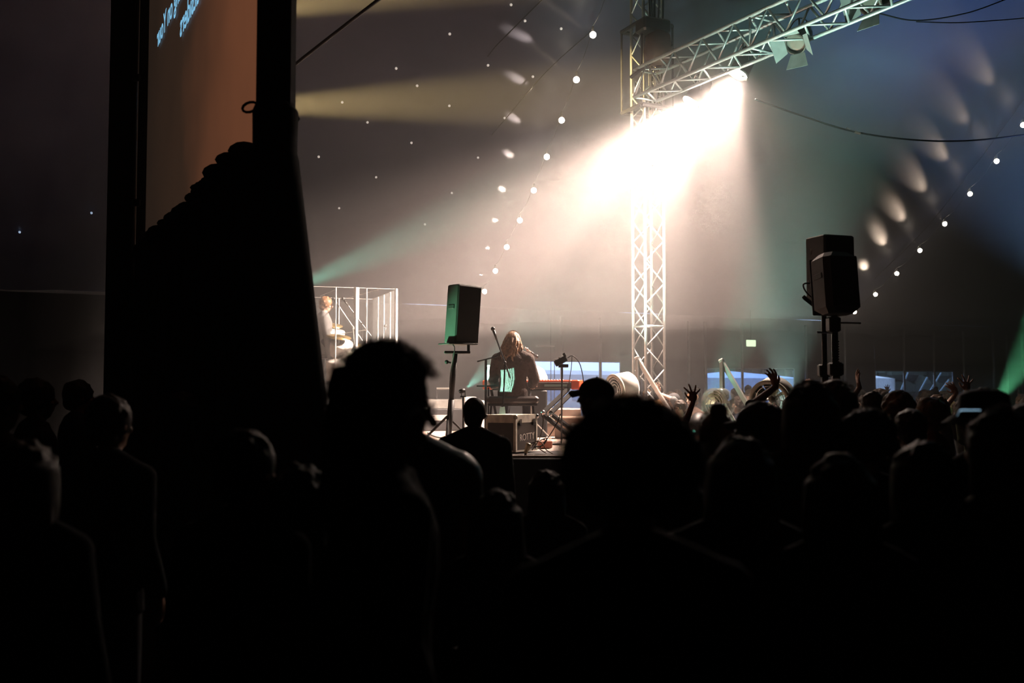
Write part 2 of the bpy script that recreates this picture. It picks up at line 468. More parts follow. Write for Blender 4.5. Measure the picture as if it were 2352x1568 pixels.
la = par_lamp(L1, AIM1, 'blazing warm stage lamp under the truss, closest to the tower', True, bot, 1.25, doors=False)
lb = par_lamp(L2, AIM2, 'blazing warm stage lamp under the middle of the overhead truss', True, bot, 1.25, doors=False)
MAIN = (1.0, 0.735, 0.60)
u1 = (AIM1 - L1).normalized(); u2 = (AIM2 - L2).normalized()
spot('key_lamp', L1 + u1 * .06, AIM1, 5200, MAIN, 80, 0.45, 0.09, la)
spot('key_lamp', L2 + u2 * .06, AIM2, 5600, MAIN, 74, 0.45, 0.09, lb)
spot('drum_key', L1 + u1 * .08, P(840, 820, 15.8), 14000, MAIN, 36, 0.7, 0.08, la)
spot('deck_key', L2 + u2 * .08, P(1060, 930, 15.5), 7000, MAIN, 44, 0.8, 0.08, lb)
spot('halo_spot', L1 + u1 * .1, AIM1, 600, MAIN, 165, 1.0, 0.09, la)  # extra wide spots, added for the halo round both lamps
spot('halo_spot', L2 + u2 * .1, AIM2, 600, MAIN, 165, 1.0, 0.09, lb)
par_lamp(P(1828, 100, 13.0), P(1745, 190, 12.2), 'unlit par lamp with open barn doors hanging from the truss', False, bot, 1.15)
par_lamp(P(1998, 6, 12.2), P(1900, 40, 11.7), 'unlit par lamp with a brown can at the truss end, cut by the frame', False, bot + .1, 1.2, m=mat('brown_can', (0.12, 0.06, 0.045), 0.4, 0.4))

# ------------------------------------------------------------------ coloured lamps out of the main pair
def moving_head(pos, aim, label, energy, col, size, blend=.5, base=True, cat='stage light', name='moving_head_light', rad=0.04, em=30, sc=1.0):
    pos, aim = V(pos), V(aim); u = (aim - pos).normalized()
    r = empty(name, pos - V((0, 0, .3 * sc)), label, cat)
    mb = MB(); mb.lathe([(a * sc, b * sc) for a, b in ((0.02, -0.22), (0.09, -0.2), (0.11, -0.05), (0.10, 0.05), (0.08, 0.07))], pos, u, 18); mb.build('housing', BLACK, r, True)
    lm = mat('lens_%.2f_%.2f_%.2f' % tuple(col), (1, 1, 1), emit=col, es=em)
    mb = MB(); mb.lathe([(0.0005, 0.06 * sc), (0.075 * sc, 0.055 * sc)], pos, u, 16); mb.build('lens', lm, r)
    if base:
        mb = MB(); mb.bevbox(pos - V((0, 0, .27 * sc)), (0.26 * sc, 0.2 * sc, 0.07 * sc), 0.015 * sc); mb.build('base', BLACK, r)
        x = u.cross(V((0, 0, 1))).normalized()
        for q in (-.13, .13):
            mb = MB(); mb.tube([pos - V((0, 0, .24 * sc)) + x * q * sc, pos + x * q * sc], 0.022 * sc, 6); mb.build('yoke_arm', BLACK, r)
        if base is not True:
            mb = MB(); mb.tube([pos - V((0, 0, .28 * sc)), V((pos.x, pos.y, base))], .012, 6); mb.lathe([(.001, .02), (.12, .015), (.13, 0), (.001, 0)], V((pos.x, pos.y, base)), (0, 0, 1), 16); mb.build('floor_stand', DARKMETAL, r)
    spot('beam', pos + u * .1, aim, energy, col, size, blend, rad, r)
    return r
STZ = 1.05
TEAL = (0.25, 1.0, 0.72); AMBER = (1.0, 0.72, 0.30)
# amber pair and a teal washer behind the wrapped mast on the left
AM = P(395, 250, 13.4)
truss('side_truss', V((P(385, 800, 13.9).x, 13.9, STZ)), V((P(385, 800, 13.9).x, 13.9, 8.0)), 0.29, 'truss upright hidden behind the projection screen', DARKMETAL)
moving_head(AM, P(1500, 215, 16.5), 'amber beam light behind the projection screen, lower of two', 21000, AMBER, 13, .8, base=False, name='beam_light')
moving_head(P(395, 60, 13.4), P(1500, -120, 16.5), 'amber beam light behind the projection screen, upper of two', 19000, AMBER, 13, .8, base=False, name='beam_light')
moving_head(P(612, 690, 17.6), P(1500, 300, 19), 'teal wash light low behind the black mast', 7000, TEAL, 18, .8, base=False, name='beam_light')
# green beam at far right
moving_head(P(2274, 944, 12.0), P(2420, 730, 13.0), 'green beam light at the right behind the hatted head', 5000, (0.2, 1.0, 0.45), 22, .4, base=0.0)
# uplights on the roof
moving_head(V((2.3, 12.3, STZ + .28)), on_roof(1960, 245), 'teal uplight on the stage floor near the stair rails', 3800, TEAL, 17, .5, em=.4)
moving_head(V((9.6, 13.6, 1.6)), on_roof(2130, 30), 'blue uplight standing beyond the right edge of the crowd', 6500, (0.30, 0.45, 1.0), 42, 1.0, base=0.0)
moving_head(V((10.4, 15.5, 1.6)), on_roof(2330, 260), 'turquoise uplight at the right of the crowd', 2600, (0.08, 0.65, 0.6), 34, 1.0, base=0.0)
moving_head(V((-2.25, 11.4, STZ + .2)), P(1022, 778, 11.4), 'small green uplight on the deck washing the loudspeaker side', 800, (0.3, 1.0, 0.5), 26, 1.0, em=1.5, sc=.6)
moving_head(V((1.55, 14.7, STZ + .28)), TOWER + V((0, 0, 4.6)), 'added mint uplight on the deck brightening the foot of the truss tower', 900, (0.6, 1.0, 0.8), 50, 1.0, em=.4)  # added lamp that brightens the lower tower
moving_head(V((3.2, 11.75, STZ + .28)), T0 + TRD * 3.2, 'added mint uplight at the stage corner brightening the overhead truss', 2300, (0.6, 1.0, 0.85), 52, 1.0, em=.4)  # lamp added to lighten the chords of the overhead truss

# ------------------------------------------------------------------ festoon lights, star lights, ropes
BULB = mat('bulb_glow', (1, 1, 1), emit=(1.0, 0.86, 0.70), es=26)
HOLD = mat('bulb_holder', (0.10, 0.09, 0.08), 0.5)
sl = [(1362, 80), (1324, 183), (1290, 276), (1256, 360), (1226, 437), (1194, 506), (1164, 567), (1138, 622), (1113, 669)]
sr = [(2350, 287), (2289, 370), (2228, 445), (2170, 514), (2113, 575), (2060, 628), (2011, 676), (1963, 716)]
kl = [(1190, -40), (1184, 73), (1182, 175), (1176, 267), (1166, 351), (1152, 433), (1137, 506), (1121, 571), (1105, 633)]
kr = [(2205, 115), (2150, 215), (2130, 325), (2090, 400), (2055, 482), (2020, 542), (1985, 612), None]
proto = None
def copy_tree(o, parent=None):
    c = o.copy(); C.objects.link(c)
    if parent is not None: c.parent = parent
    for ch in list(o.children):
        if ch.type != 'LIGHT': copy_tree(ch, c)
    return c
def festoon(pts, blobs, side, near):
    global proto
    ws = [on_roof(x, y, 0.55) for x, y in pts]
    ends = [ws[0] + (ws[0] - ws[1])] + ws + [ws[-1] + (ws[-1] - ws[-2])]
    mb = MB(); path = []
    for a, b in zip(ends[:-1], ends[1:]):
        for k in range(6):
            t = k / 6; p = a.lerp(b, t); p.z += 0.17 - 0.12 * math.sin(PI * t); path.append(p)
    mb.tube(path, 0.008, 5)
    tag(mb.build('festoon_cable', RUBBER), 'black cable of the %s string of festoon bulbs' % side, 'cable')
    for i, p in enumerate(ws):
        if proto is None:
            r = empty('festoon_bulb', p, '', 'light bulb')
            mb = MB(); mb.ell(p, 0.062, 16, 10); mb.build('bulb', BULB, r, True)
            mb = MB(); mb.tube([p + V((0, 0, .05)), p + V((0, 0, .16))], 0.022, 8); mb.build('socket', HOLD, r)
            proto = r
        else:
            r = copy_tree(proto); r.location = p
        WM[r.name] = Matrix.Translation(p)
        n = len(ws)
        where = 'highest and nearest' if i == 0 else ('lowest, at the far end' if i == n - 1 else
                ['', 'second', 'third', 'fourth', 'fifth', 'sixth', 'seventh', 'eighth'][i] + ' from the top')
        tag(r, 'glowing warm bulb on the %s festoon string, %s' % (side, where), 'light bulb', '%s festoon string of bulbs' % side)
        if blobs[i]:
            tg = on_roof(*blobs[i]); spot('roof_streak_spot', p + (tg - p).normalized() * .11, tg, (700 if side == 'left' else 120), (1.0, 0.78, 0.58), (12 if side == 'left' else 17), 1.0, 0.03, r)  # extra spot beside each bulb, added to lay a warm streak on the roof
festoon(sl, kl, 'left', True)
festoon(sr, kr, 'right', False)
stars = [(910, 157), (958, 197), (786, 235), (1032, 243), (844, 281), (945, 328), (732, 360), (864, 407), (779, 478), (1038, 443), (1098, 362),
         (1224, 176), (1206, 48), (1121, 150), (1033, 78), (1289, 66), (976, 515), (1159, 271), (1174, 11), (45, 533), (210, 489)]
SG = mat('star_led', (1, 1, 1), emit=(1.0, 0.86, 0.76), es=.55); SB = mat('star_led_blue', (1, 1, 1), emit=(0.5, 0.7, 1.0), es=0.5)
sp = None
for i, (x, y) in enumerate(stars):
    p = on_roof(x, y, 0.1)
    if sp is None:
        mb = MB(); mb.ell(p, 0.026, 8, 6); sp = mb.build('star_light', SG, origin=p)
        o = sp
    else:
        o = sp.copy(); C.objects.link(o); o.location = p
        if x < 300: o.data = sp.data.copy(); o.data.materials[0] = SB
    tag(o, 'tiny white pin light dotted on the dark roof lining' if x > 300 else ('faint blue pin light on the roof, %s of two at far left' % ('lower' if x < 100 else 'upper')),
        'pin light', 'pin lights scattered over the roof' if x > 300 else None)
def cable(name, pts, r, label, m=RUBBER, cat='cable', n=20, parent=None):
    pts = [V(p) for p in pts]; out = []
    ex = [pts[0] * 2 - pts[1]] + pts + [pts[-1] * 2 - pts[-2]]
    for i in range(1, len(ex) - 2):
        p0, p1, p2, p3 = ex[i - 1:i + 3]
        for k in range(n // max(1, len(pts) - 1) + 2):
            t = k / (n // max(1, len(pts) - 1) + 2)
            out.append(0.5 * ((2 * p1) + (p2 - p0) * t + (2 * p0 - 5 * p1 + 4 * p2 - p3) * t * t + (3 * p1 - p0 - 3 * p2 + p3) * t ** 3))
    out.append(pts[-1])
    mb = MB(); mb.tube(out, r, 6); o = mb.build(name, m, parent, True)
    if parent is None: tag(o, label, cat)
    return o
cable('guy_rope', [P(905, -28, 12), P(780, 68, 12), P(660, 162, 12)], 0.022, 'thick dark guy rope slanting from the mast to the roof', cat='rope')
def roofline(pts, label):
    cable('roof_rope', [on_roof(x, y, .12) for x, y in pts], 0.012, label, cat='rope')
roofline([(1265, -20), (1150, 95), (1120, 130)], 'thin dark rope on the roof, topmost left of the bulb string')
roofline([(1360, 70), (1250, 170), (1130, 310)], 'thin dark rope on the roof crossing the bright smear')
roofline([(2380, 190), (2240, 380), (2130, 520), (2010, 640)], 'dark roof rope running beside the right bulb string')
cable('slack_cable', [P(1735, 228, 14), P(1830, 262, 14.5), P(1965, 303, 15), P(2110, 322, 15.5), P(2240, 322, 16), P(2380, 306, 16.5)], 0.014, 'slack black cable sagging below the roof at right')
cable('slack_cable', [P(2015, 30, 13), P(2105, 47, 13.5), P(2220, 30, 14), P(2320, -5, 14.5)], 0.010, 'upper of two thin cables sagging at the top right')
cable('slack_cable', [P(2105, 50, 13.5), P(2200, 52, 14), P(2300, 46, 14.5), P(2370, 40, 15)], 0.008, 'lower of two thin cables sagging at the top right')
r = empty('cable_connector', P(1950, 298, 15), 'shiny inline connectors on the slack cable', 'connector')
for a, b in (((1944, 295), (1952, 299)), ((1962, 302), (1976, 307))):
    mb = MB(); mb.tube([P(*a, 15), P(*b, 15)], 0.022, 8); mb.build('connector_body', WHITEPL, r)
# wall poles
pole0 = None
for k, x in enumerate((905, 1278, 1366, 1462, 1568, 1606, 1690, 1836, 1925, 2060, 2129, 2197, 2265, 2296, 2331)):
    X = wall_at(x); p = wall_pt(X, 0, 0.32)
    if pole0 is None:
        mb = MB(); mb.tube([p, p + V((0, 0, 3.85))], 0.045, 8); pole0 = mb.build('tent_pole', mat('pole_steel', (0.32, 0.31, 0.30), 0.45, 0.4), None, True, origin=p); o = pole0
    else:
        o = pole0.copy(); C.objects.link(o); o.location = p
    tag(o, 'slim grey steel side pole standing against the far tent wall', 'pole', 'side poles along the far tent wall')
r = empty('exit_sign', P(1725, 788, 30.5), 'small glowing greenish white exit sign on the far tent wall', 'sign')
ex = P(1725, 788, 30.9); ry = math.atan(WS)
mb = MB(); mb.bevbox(ex, (0.34, 0.06, 0.2), 0.01, ry); mb.build('sign_box', mat('exit_glow', (1, 1, 1), emit=(0.78, 1.0, 0.62), es=1.6), r)
mb = MB(); mb.tube([ex + V((0, 0, .1)), V((ex.x, ex.y, EAVE + .2))], 0.008, 6); mb.build('hanger', DARKMETAL, r)
# crossbars that catch the light on the far wall
for (x0, x1, y, lab) in ((1204, 1256, 681, 'pale horizontal bar high on the far wall, behind the keyboard player'), (1222, 1264, 795, 'pale short horizontal bar low on the far wall, behind the keyboard player')):
    a = wall_pt(wall_at(x0), 0, .25); b = wall_pt(wall_at(x1), 0, .25)
    za, zb = P(x0, y, a.y).z, P(x1, y, b.y).z
    r = empty('wall_bar', a + V((0, 0, za)), lab, 'bar')
    mb = MB(); mb.tube([a + V((0, 0, za)), b + V((0, 0, zb))], 0.018, 6); mb.build('bar', WHITEPL, r)
    mb = MB(); mb.tube([b + V((0, 0, zb)), V((b.x, b.y, 0))], 0.012, 6); mb.build('post', DARKMETAL, r)

# ------------------------------------------------------------------ outside the windows
GRASS = mat('grass', (0.05, 0.09, 0.03), 0.95, var=0.4, scale=1.0)
def caravan(px0, px1, ytop, D, label, body, h=2.6):
    a, b = P(px0, ytop, D), P(px1, ytop, D + 3.5); cx = (a + b) / 2; L = (b - a).length
    rz = math.atan2(b.y - a.y, b.x - a.x); ztop = (a.z + b.z) / 2
    r = empty('caravan', V((cx.x, cx.y, 0)), label, 'caravan', rz)
    X = lambda l: Matrix.Translation(V((cx.x, cx.y, 0))) @ Matrix.Rotation(rz, 4, 'Z')
    mb = MB(X(0)); mb.bevbox((0, 0, .45 + (ztop - .45) / 2), (L, 2.2, ztop - .45), 0.15); mb.build('body', body, r)
    mb = MB(X(0))
    for k in range(4): mb.bevbox((-L * .36 + k * L * .24, -1.11, ztop * .66), (L * .17, 0.03, .55), 0.01)
    mb.build('window', mat('blue_glass', (0.35, 0.5, 0.75), 0.2), r)
    mb = MB(X(0)); mb.box((0, -1.12, ztop * .84), (L * .98, .02, .05)); mb.build('stripe', mat('blue_trim', (0.2, 0.32, 0.6), 0.5), r)
    for sx in (-.3, .3):
        mb = MB(X(0)); mb.lathe([(0.02, -.1), (.3, -.1), (.32, 0), (.3, .1), (.02, .1)], (sx * L, -.9, .32), (0, 1, 0), 16); mb.build('wheel', RUBBER, r)
    return r
CW = mat('caravan_white', (0.85, 0.88, 0.92), 0.5, var=0.04)
caravan(1195, 1420, 852, 36, 'long white caravan parked outside the window behind the stage', CW)
def marquee(px0, px1, ytop, ypk, D, label, m):
    a, b = P(px0, ytop, D), P(px1, ytop, D + 2.5); zt = (a.z + b.z) / 2; pk = P((px0 + px1) / 2, ypk, D + 1.5).z
    r = empty('marquee', V(((a.x + b.x) / 2, (a.y + b.y) / 2, 0)), label, 'marquee')
    nrm = V((-(b.y - a.y), b.x - a.x, 0)).normalized() * 3.0
    A, B, Cc, Dd = [V((q.x, q.y, 0)) for q in (a, b, b + nrm, a + nrm)]
    mb = MB()
    for p, q in ((A, B), (B, Cc), (Cc, Dd), (Dd, A)):
        mb.grid(lambda u, v: p.lerp(q, u) + V((0, 0, .05 + (zt - .05) * v)), 6, 2)
    mb.build('side_wall', m, r)
    top = (A + B + Cc + Dd) / 4 + V((0, 0, max(pk, zt + .3)))
    up = V((0, 0, zt)); mb = MB()
    mb.add([A + up, B + up, Cc + up, Dd + up, top], [(0, 1, 4), (1, 2, 4), (2, 3, 4), (3, 0, 4)]); mb.build('roof', m, r)
    for p in (A, B, Cc, Dd):
        mb = MB(); mb.tube([p, p + up], .03, 6); mb.build('leg', ALU, r)
    return r
marquee(1612, 1850, 868, 866, 38, 'pale blue marquee outside the middle window', mat('blue_canvas', (0.38, 0.56, 0.85), 0.8))
marquee(1988, 2054, 868, 862, 40, 'small white marquee outside the right-hand window', mat('white_canvas', (0.85, 0.88, 0.9), 0.8))
# conifer hedge outside that keeps the upper panes dim
HEDGE = mat('hedge_leaf', (0.02, 0.035, 0.02), 0.95, var=0.5, scale=3)
for i, (x0, x1, D, h, lab) in enumerate(((1560, 1900, 46, 4.8, 'dark tall hedge beyond the blue marquee'), (2062, 2300, 43, 5.0, 'dark tall hedge beyond the right-hand window'), (1950, 2062, 52, 2.3, 'low hedge behind the small white marquee'))):
    a, b = P(x0, 895, D), P(x1, 895, D + 4); mb = MB(); rr = random.Random(i)
    n = int((b - a).length / .5)
    for k in range(n + 1):
        p = a.lerp(b, k / n)
        for z in range(int(h / .7) + 1):
            mb.ell((p.x + rr.uniform(-.2, .2), p.y + rr.uniform(-.3, .3), .4 + z * .7), (rr.uniform(.4, .6), rr.uniform(.5, .7), rr.uniform(.45, .6)), 7, 5)
    tag(mb.build('hedge', HEDGE), lab, 'hedge')
r = empty('tent_guy_frame', P(2130, 895, 37.6), 'slanting metal stays outside the right-hand window', 'stays')
for (a, b) in (((2086, 855), (2066, 905)), ((2132, 905), (2162, 856)), ((2112, 900), (2130, 866)), ((2152, 908), (2180, 872))):
    mb = MB(); mb.tube([P(*a, 37.6), P(*b, 37.6)], 0.035, 6); mb.build('stay', mat('stay_metal', (0.3, 0.42, 0.5), 0.5), r)

# ------------------------------------------------------------------ stage
NX, NY = 0.888, 0.459
def SP(n, d, z=0.0):
    """stage coordinates: n across towards the audience, d along"""
    return V((NX * n - NY * d, NY * n + NX * d, z))
FLOORWOOD = bpy.data.materials.new('stage_deck_ply'); FLOORWOOD.use_nodes = True
nt = FLOORWOOD.node_tree; b = nt.nodes['Principled BSDF']; tc = nt.nodes.new('ShaderNodeTexCoord')
wv = nt.nodes.new('ShaderNodeTexNoise'); wv.inputs['Scale'].default_value = 3; wv.inputs['Detail'].default_value = 6
mp = nt.nodes.new('ShaderNodeMapping'); mp.inputs['Scale'].default_value = (1, 8, 1)
cr = nt.nodes.new('ShaderNodeValToRGB'); cr.color_ramp.elements[0].color = (0.30, 0.22, 0.18, 1); cr.color_ramp.elements[1].color = (0.46, 0.36, 0.31, 1)
nt.links.new(tc.outputs['Object'], mp.inputs[0]); nt.links.new(mp.outputs[0], wv.inputs['Vector']); nt.links.new(wv.outputs['Fac'], cr.inputs['Fac'])
nt.links.new(cr.outputs['Color'], b.inputs['Base Color']); b.inputs['Roughness'].default_value = 0.55
stage = empty('stage', SP(5.2, 16, 0), 'raised plywood stage deck with a black skirt', 'stage')
n0, n1, d0, d1 = 2.3, 8.1, 8.75, 23.5
c4 = [SP(n0, d0), SP(n1, d0), SP(n1, d1), SP(n0, d1)]
mb = MB(); mb.add([p + V((0, 0, STZ)) for p in c4] + [p + V((0, 0, STZ - .06)) for p in c4], [(0, 1, 2, 3), (7, 6, 5, 4), (0, 4, 5, 1), (1, 5, 6, 2), (2, 6, 7, 3), (3, 7, 4, 0)])
mb.build('deck', FLOORWOOD, stage)
mb = MB()
for p, q in zip(c4, c4[1:] + c4[:1]):
    nn = max(4, int((q - p).length * 5)); dv = (q - p).normalized(); on = V((dv.y, -dv.x, 0))
    mb.grid(lambda u, v: p.lerp(q, u) + V((0, 0, (STZ - .06) * v)) + on * (0.03 + .02 * math.sin(u * nn * 2)) * (1 if v < .9 else .2), nn, 3)
mb.build('skirt', BLACKCLOTH, stage, True)
# small platform in front of the deck with a light lip, where the case stands
pl = empty('low_platform', V((0.05, 10.2, 0)), 'black side platform with a pale front lip under the flight case', 'platform')
zc = P(1180, 1036, 10.55).z
mb = MB(); mb.bevbox((0.0, 10.35, zc / 2 - 0.01), (1.1, 1.25, zc - .02), 0.01); mb.build('box', BLACK, pl)
mb = MB(); mb.box((0.0, 9.72, zc + .0), (1.1, .03, .02)); mb.build('lip', mat('worn_edge', (0.5, 0.45, 0.38), 0.4, 0.4), pl)
mb = MB(); 
for k in range(7): mb.box((0.0, 9.8 + k * .07, zc - .015), (1.08, .03, .014))
mb.build('slat', mat('deck_slats', (0.10, 0.08, 0.06), 0.6), pl)

# stair rails
def rail(px, py, D, run, drop, label):
    top = P(px, py, D); r = empty('stair_rail', V((top.x, top.y, STZ - .02)), label, 'handrail')
    dv = V((0.87, 0.30, 0)); 
    e = top + dv * run - V((0, 0, drop))
    mb = MB(); m45 = mat('rail_metal', (0.8, 0.78, 0.74), 0.3, 0.7)
    mb.tube([V((top.x, top.y, STZ - .0)), top], 0.033, 4); mb.build('post', m45, r)
    mb = MB(); mb.tube([top - V((.02, 0, 0)), e], 0.036, 4); mb.build('handrail', m45, r)
    mid = V((top.x, top.y, top.z - .52)); me_ = mid + dv * run - V((0, 0, drop))
    mb = MB(); mb.tube([mid, me_], 0.026, 4); mb.build('midrail', m45, r)
    mb = MB(); mb.tube([e, V((e.x, e.y, 0.0))], 0.03, 4); mb.build('end_post', m45, r)
    return e
rail(1464, 819, 14.0, 0.72, 1.0, 'pale metal stair handrail by the foot of the truss tower')
rail(1658, 825, 12.6, 0.74, 1.05, 'pale metal stair handrail between the clear fan and the white fan')
st = empty('stage_stair', SP(8.5, 10.2, 0), 'short flight of black stage steps between the handrails', 'steps')
for k in range(4):
    mb = MB(); c = SP(8.25 + .27 * k, 10.4, STZ - .22 * (k + 1)); mb.box(c, (0.28, 1.2, 0.04), math.atan2(NY, NX)); mb.build('tread', BLACK, st)
mb = MB()
for dd in (9.85, 10.95): mb.tube([SP(8.14, dd, STZ - .2), SP(9.1, dd, 0.03)], 0.03, 4)
mb.build('stringer', BLACK, st)

# ------------------------------------------------------------------ loudspeakers
SPK = mat('speaker_paint', (0.035, 0.036, 0.036), 0.62, bump=0.15)
GRL = mat('speaker_grille', (0.014, 0.014, 0.014), 0.6)
def loudspeaker(base, size, rz, label, tilt=0.0, rnd_=False, roll=0.0):
    r = empty('loudspeaker', base, label, 'loudspeaker', rz)
    w_, d_, h_ = size
    R4 = Matrix.Translation(base) @ Matrix.Rotation(roll, 4, 'Y') @ Matrix.Rotation(rz, 4, 'Z') @ Matrix.Rotation(tilt, 4, 'X')
    mb = MB(R4); mb.bevbox((0, 0, h_ / 2), (w_, d_, h_), 0.05 if rnd_ else 0.012); mb.build('cabinet', SPK, r)
    mb = MB(R4); mb.bevbox((0, d_ / 2 + .004, h_ / 2), (w_ * .92, .02, h_ * .94), 0.006); mb.build('grille', GRL, r)
    mb = MB(R4); mb.bevbox((0, -d_ / 2 - .003, h_ / 2), (w_ * (.78 if rnd_ else .93), .012, h_ * (.82 if rnd_ else .95)), 0.004); mb.build('rear_panel', GRL, r)
    for sx in (-1, 1):
        mb = MB(R4); mb.bevbox((sx * (w_ / 2 + .002), 0, h_ * .62), (.012, .14, .05), 0.004); mb.build('handle', GRL, r)
    return r
# left loudspeaker on a pole stand
bs = P(1052, 789, 11.4); bs.z += 0.0
l1 = loudspeaker(bs + V((0.03, .12, 0)), (0.31, 0.27, 0.68), math.radians(31), 'tall black loudspeaker on a pole stand in front of the keyboard player', roll=math.radians(3.5))
std = empty('speaker_stand', V((P(1030, 1000, 11.4).x, 11.45, STZ)), 'black pole stand under the loudspeaker beside the keyboard player', 'speaker stand')
mb = MB(); pt = P(1046, 810, 11.45); pb = V((P(1030, 1000, 11.45).x - .01, 11.45, STZ + .02)); mb.tube([pb, pb.lerp(pt, .5)], 0.036, 10); mb.tube([pb.lerp(pt, .48), pt], 0.028, 10); mb.build('pole', BLACK, std, True)
mb = MB(); mb.bevbox(P(1050, 809, 11.45), (0.30, 0.10, 0.03), 0.006, 0.1); mb.build('top_plate', BLACK, std)
mb = MB(); a = P(1076, 810, 11.45); c = P(1076, 790, 11.45); mb.tube([a, c], 0.016, 4); mb.bevbox(P(1052, 790, 11.45), (0.38, 0.26, 0.016), 0.004, math.radians(33)); mb.build('yoke_bracket', BLACK, std)
mb = MB(); mb.tube([P(1036, 833, 11.4), P(1026, 831, 11.4)], 0.012, 6); mb.ell(P(1026, 831, 11.4), 0.025, 8, 6); mb.build('clamp_knob', BLACK, std)
for k in range(3):
    a = k * 2 * PI / 3 + .6
    mb = MB(); mb.tube([pb + V((0, 0, .35)), pb + V((.4 * math.cos(a), .4 * math.sin(a), -.0))], 0.014, 6); mb.build('leg', BLACK, std)
cable('speaker_cable', [P(1040, 790, 11.35), P(1044, 805, 11.3), P(1034, 870, 11.4), P(1032, 990, 11.4)], 0.006, 'thin black cable running down the left speaker pole')
# right pair on crank stands
b2 = P(1908, 695, 9.3); loudspeaker(b2, (0.34, 0.28, 0.62), math.radians(20), 'boxy black loudspeaker behind, taller of the pair on crank stands')
b3 = P(1924, 722, 8.7); loudspeaker(b3, (0.33, 0.30, 0.54), math.radians(12), 'round-edged black loudspeaker in front of the boxy one on crank stands', tilt=math.radians(-6), rnd_=True)
r = empty('speaker_badge', P(1866, 585, 9.05), 'small pale stickers on the side of the boxy loudspeaker', 'sticker')
for (x, y, h) in ((1863, 578, .05), (1859, 648, .03)):
    mb = MB(); mb.bevbox(P(x, y, 9.12), (.028, .004, h), .0015, math.radians(68)); mb.build('sticker', WHITEPL, r)
cable('speaker_lead', [P(1868, 650, 9.1), P(1846, 652, 9.0), P(1850, 668, 9.0), P(1866, 682, 9.1), P(1880, 666, 9.2)], 0.008, 'black lead looping at the back of the boxy loudspeaker')
def crank_stand(px, top_y, D, label, truss_like, r0=0.03):
    t = P(px, top_y, D); r = empty('crank_stand', V((t.x, t.y, 0)), label, 'speaker stand')
    mb = MB(); mb.tube([V((t.x, t.y, 0.15)), V((t.x, t.y, 1.9))], r0 * 1.15, 10); mb.build('outer_pole', BLACK if not truss_like else mat('worn_pole', (0.10, 0.10, 0.10), .25, .8), r, True)
    mb = MB(); mb.tube([V((t.x, t.y, 1.85)), t], r0 * .8, 10); mb.build('inner_pole', BLACK, r, True)
    mb = MB(); mb.bevbox((t.x, t.y, 1.9), (.12, .1, .12), .015); mb.build('collar', BLACK, r)
    for k in range(3):
        a = k * 2 * PI / 3 + .3
        mb = MB(); mb.tube([V((t.x, t.y, .9)), V((t.x + .6 * math.cos(a), t.y + .6 * math.sin(a), .02))], .018, 6); mb.build('leg', BLACK, r)
    return r, t
crank_stand(1892, 700, 9.3, 'dark crank stand under the boxy loudspeaker', False)
r, t = crank_stand(1917, 724, 8.7, 'crank stand with a shiny toothed rail under the round-edged loudspeaker', True, .034)
mb = MB(); mb.bevbox(P(1914, 745, 8.65), (.10, .12, .13), .012); mb.build('winch_box', BLACK, r)
mb = MB(); mb.tube([P(1926, 741, 8.6), P(1977, 742, 8.6)], .009, 6); mb.build('crank_handle', CHROME, r)
mb = MB()
for k in range(46): mb.box(V((t.x + .012, t.y - .034, 1.15 + k * .022)), (.02, .012, .011))
mb.build('toothed_rail', CHROME, r)
mb = MB(); mb.tube([V((t.x - .03, t.y - .02, 1.1)), V((t.x - .03, t.y - .02, P(1917, 768, 8.7).z))], .007, 6); mb.build('guide_rod', CHROME, r)
mb = MB(); mb.tube([P(1876, 763, 9.25), P(1912, 764, 9.25)], .010, 6); mb.build('pin', CHROME, r)
# tilting arm left of the round-edged speaker
r = empty('tilt_arm', P(1865, 698, 9.0), 'dark angled bracket arm below the boxy loudspeaker', 'bracket')
mb = MB(); mb.tube([P(1846, 682, 9.0), P(1878, 708, 9.1)], .022, 4); mb.build('arm', BLACK, r)

# ------------------------------------------------------------------ drum screen, drums, keyboards and stage kit
ACR = clear_mat('acrylic_panel', (0.95, 0.97, 0.97), 0.06, 0.06, haze=0.10)
EDGE = mat('acrylic_edge', (0.92, 0.94, 0.93), 0.3, 0.0, var=0.03)
dr = empty('drum_screen', P(820, 1000, 15.4) * 1.0, 'clear acrylic drum screen of upright panels at stage left', 'drum screen')
tn, tfar = P(912, 664, 15.0), P(856, 687, 16.9)
tl, tlf = P(700, 657, 14.9), P(700, 682, 16.9)
def panel(a, b, n, name='acrylic_panel'):
    for k in range(n):
        p, q = a.lerp(b, k / n + .004), a.lerp(b, (k + 1) / n - .004)
        mb = MB(); mb.add([V((p.x, p.y, STZ)), V((q.x, q.y, STZ)), q, p], [(0, 1, 2, 3)]); mb.build(name, ACR, dr)
        mb = MB(); mb.tube([p, q], .004, 4); mb.tube([V((p.x, p.y, STZ)), p], .011, 4); mb.build('panel_edge', EDGE, dr)
panel(tn, tfar, 4); panel(tl, tn, 3); panel(tlf, tfar, 2)
mb = MB(); p = P(819, 660, 14.85); mb.tube([V((p.x, p.y, STZ)), p - V((0, 0, 0.45))], .025, 4); mb.tube([p - V((0, 0, 0.46)), p], .04, 4); mb.build('hinge_post', EDGE, dr)
mb = MB(); p = P(910, 663, 15.0); mb.tube([V((p.x, p.y, STZ)), p], .026, 4); mb.build('corner_post', EDGE, dr)
for (a, b) in (((775, 663, 15), (735, 680, 15.6)), ((868, 665, 15), (800, 684, 16.4))):
    mb = MB(); mb.tube([P(*a), P(*b)], .005, 4); mb.build('top_brace', EDGE, dr)
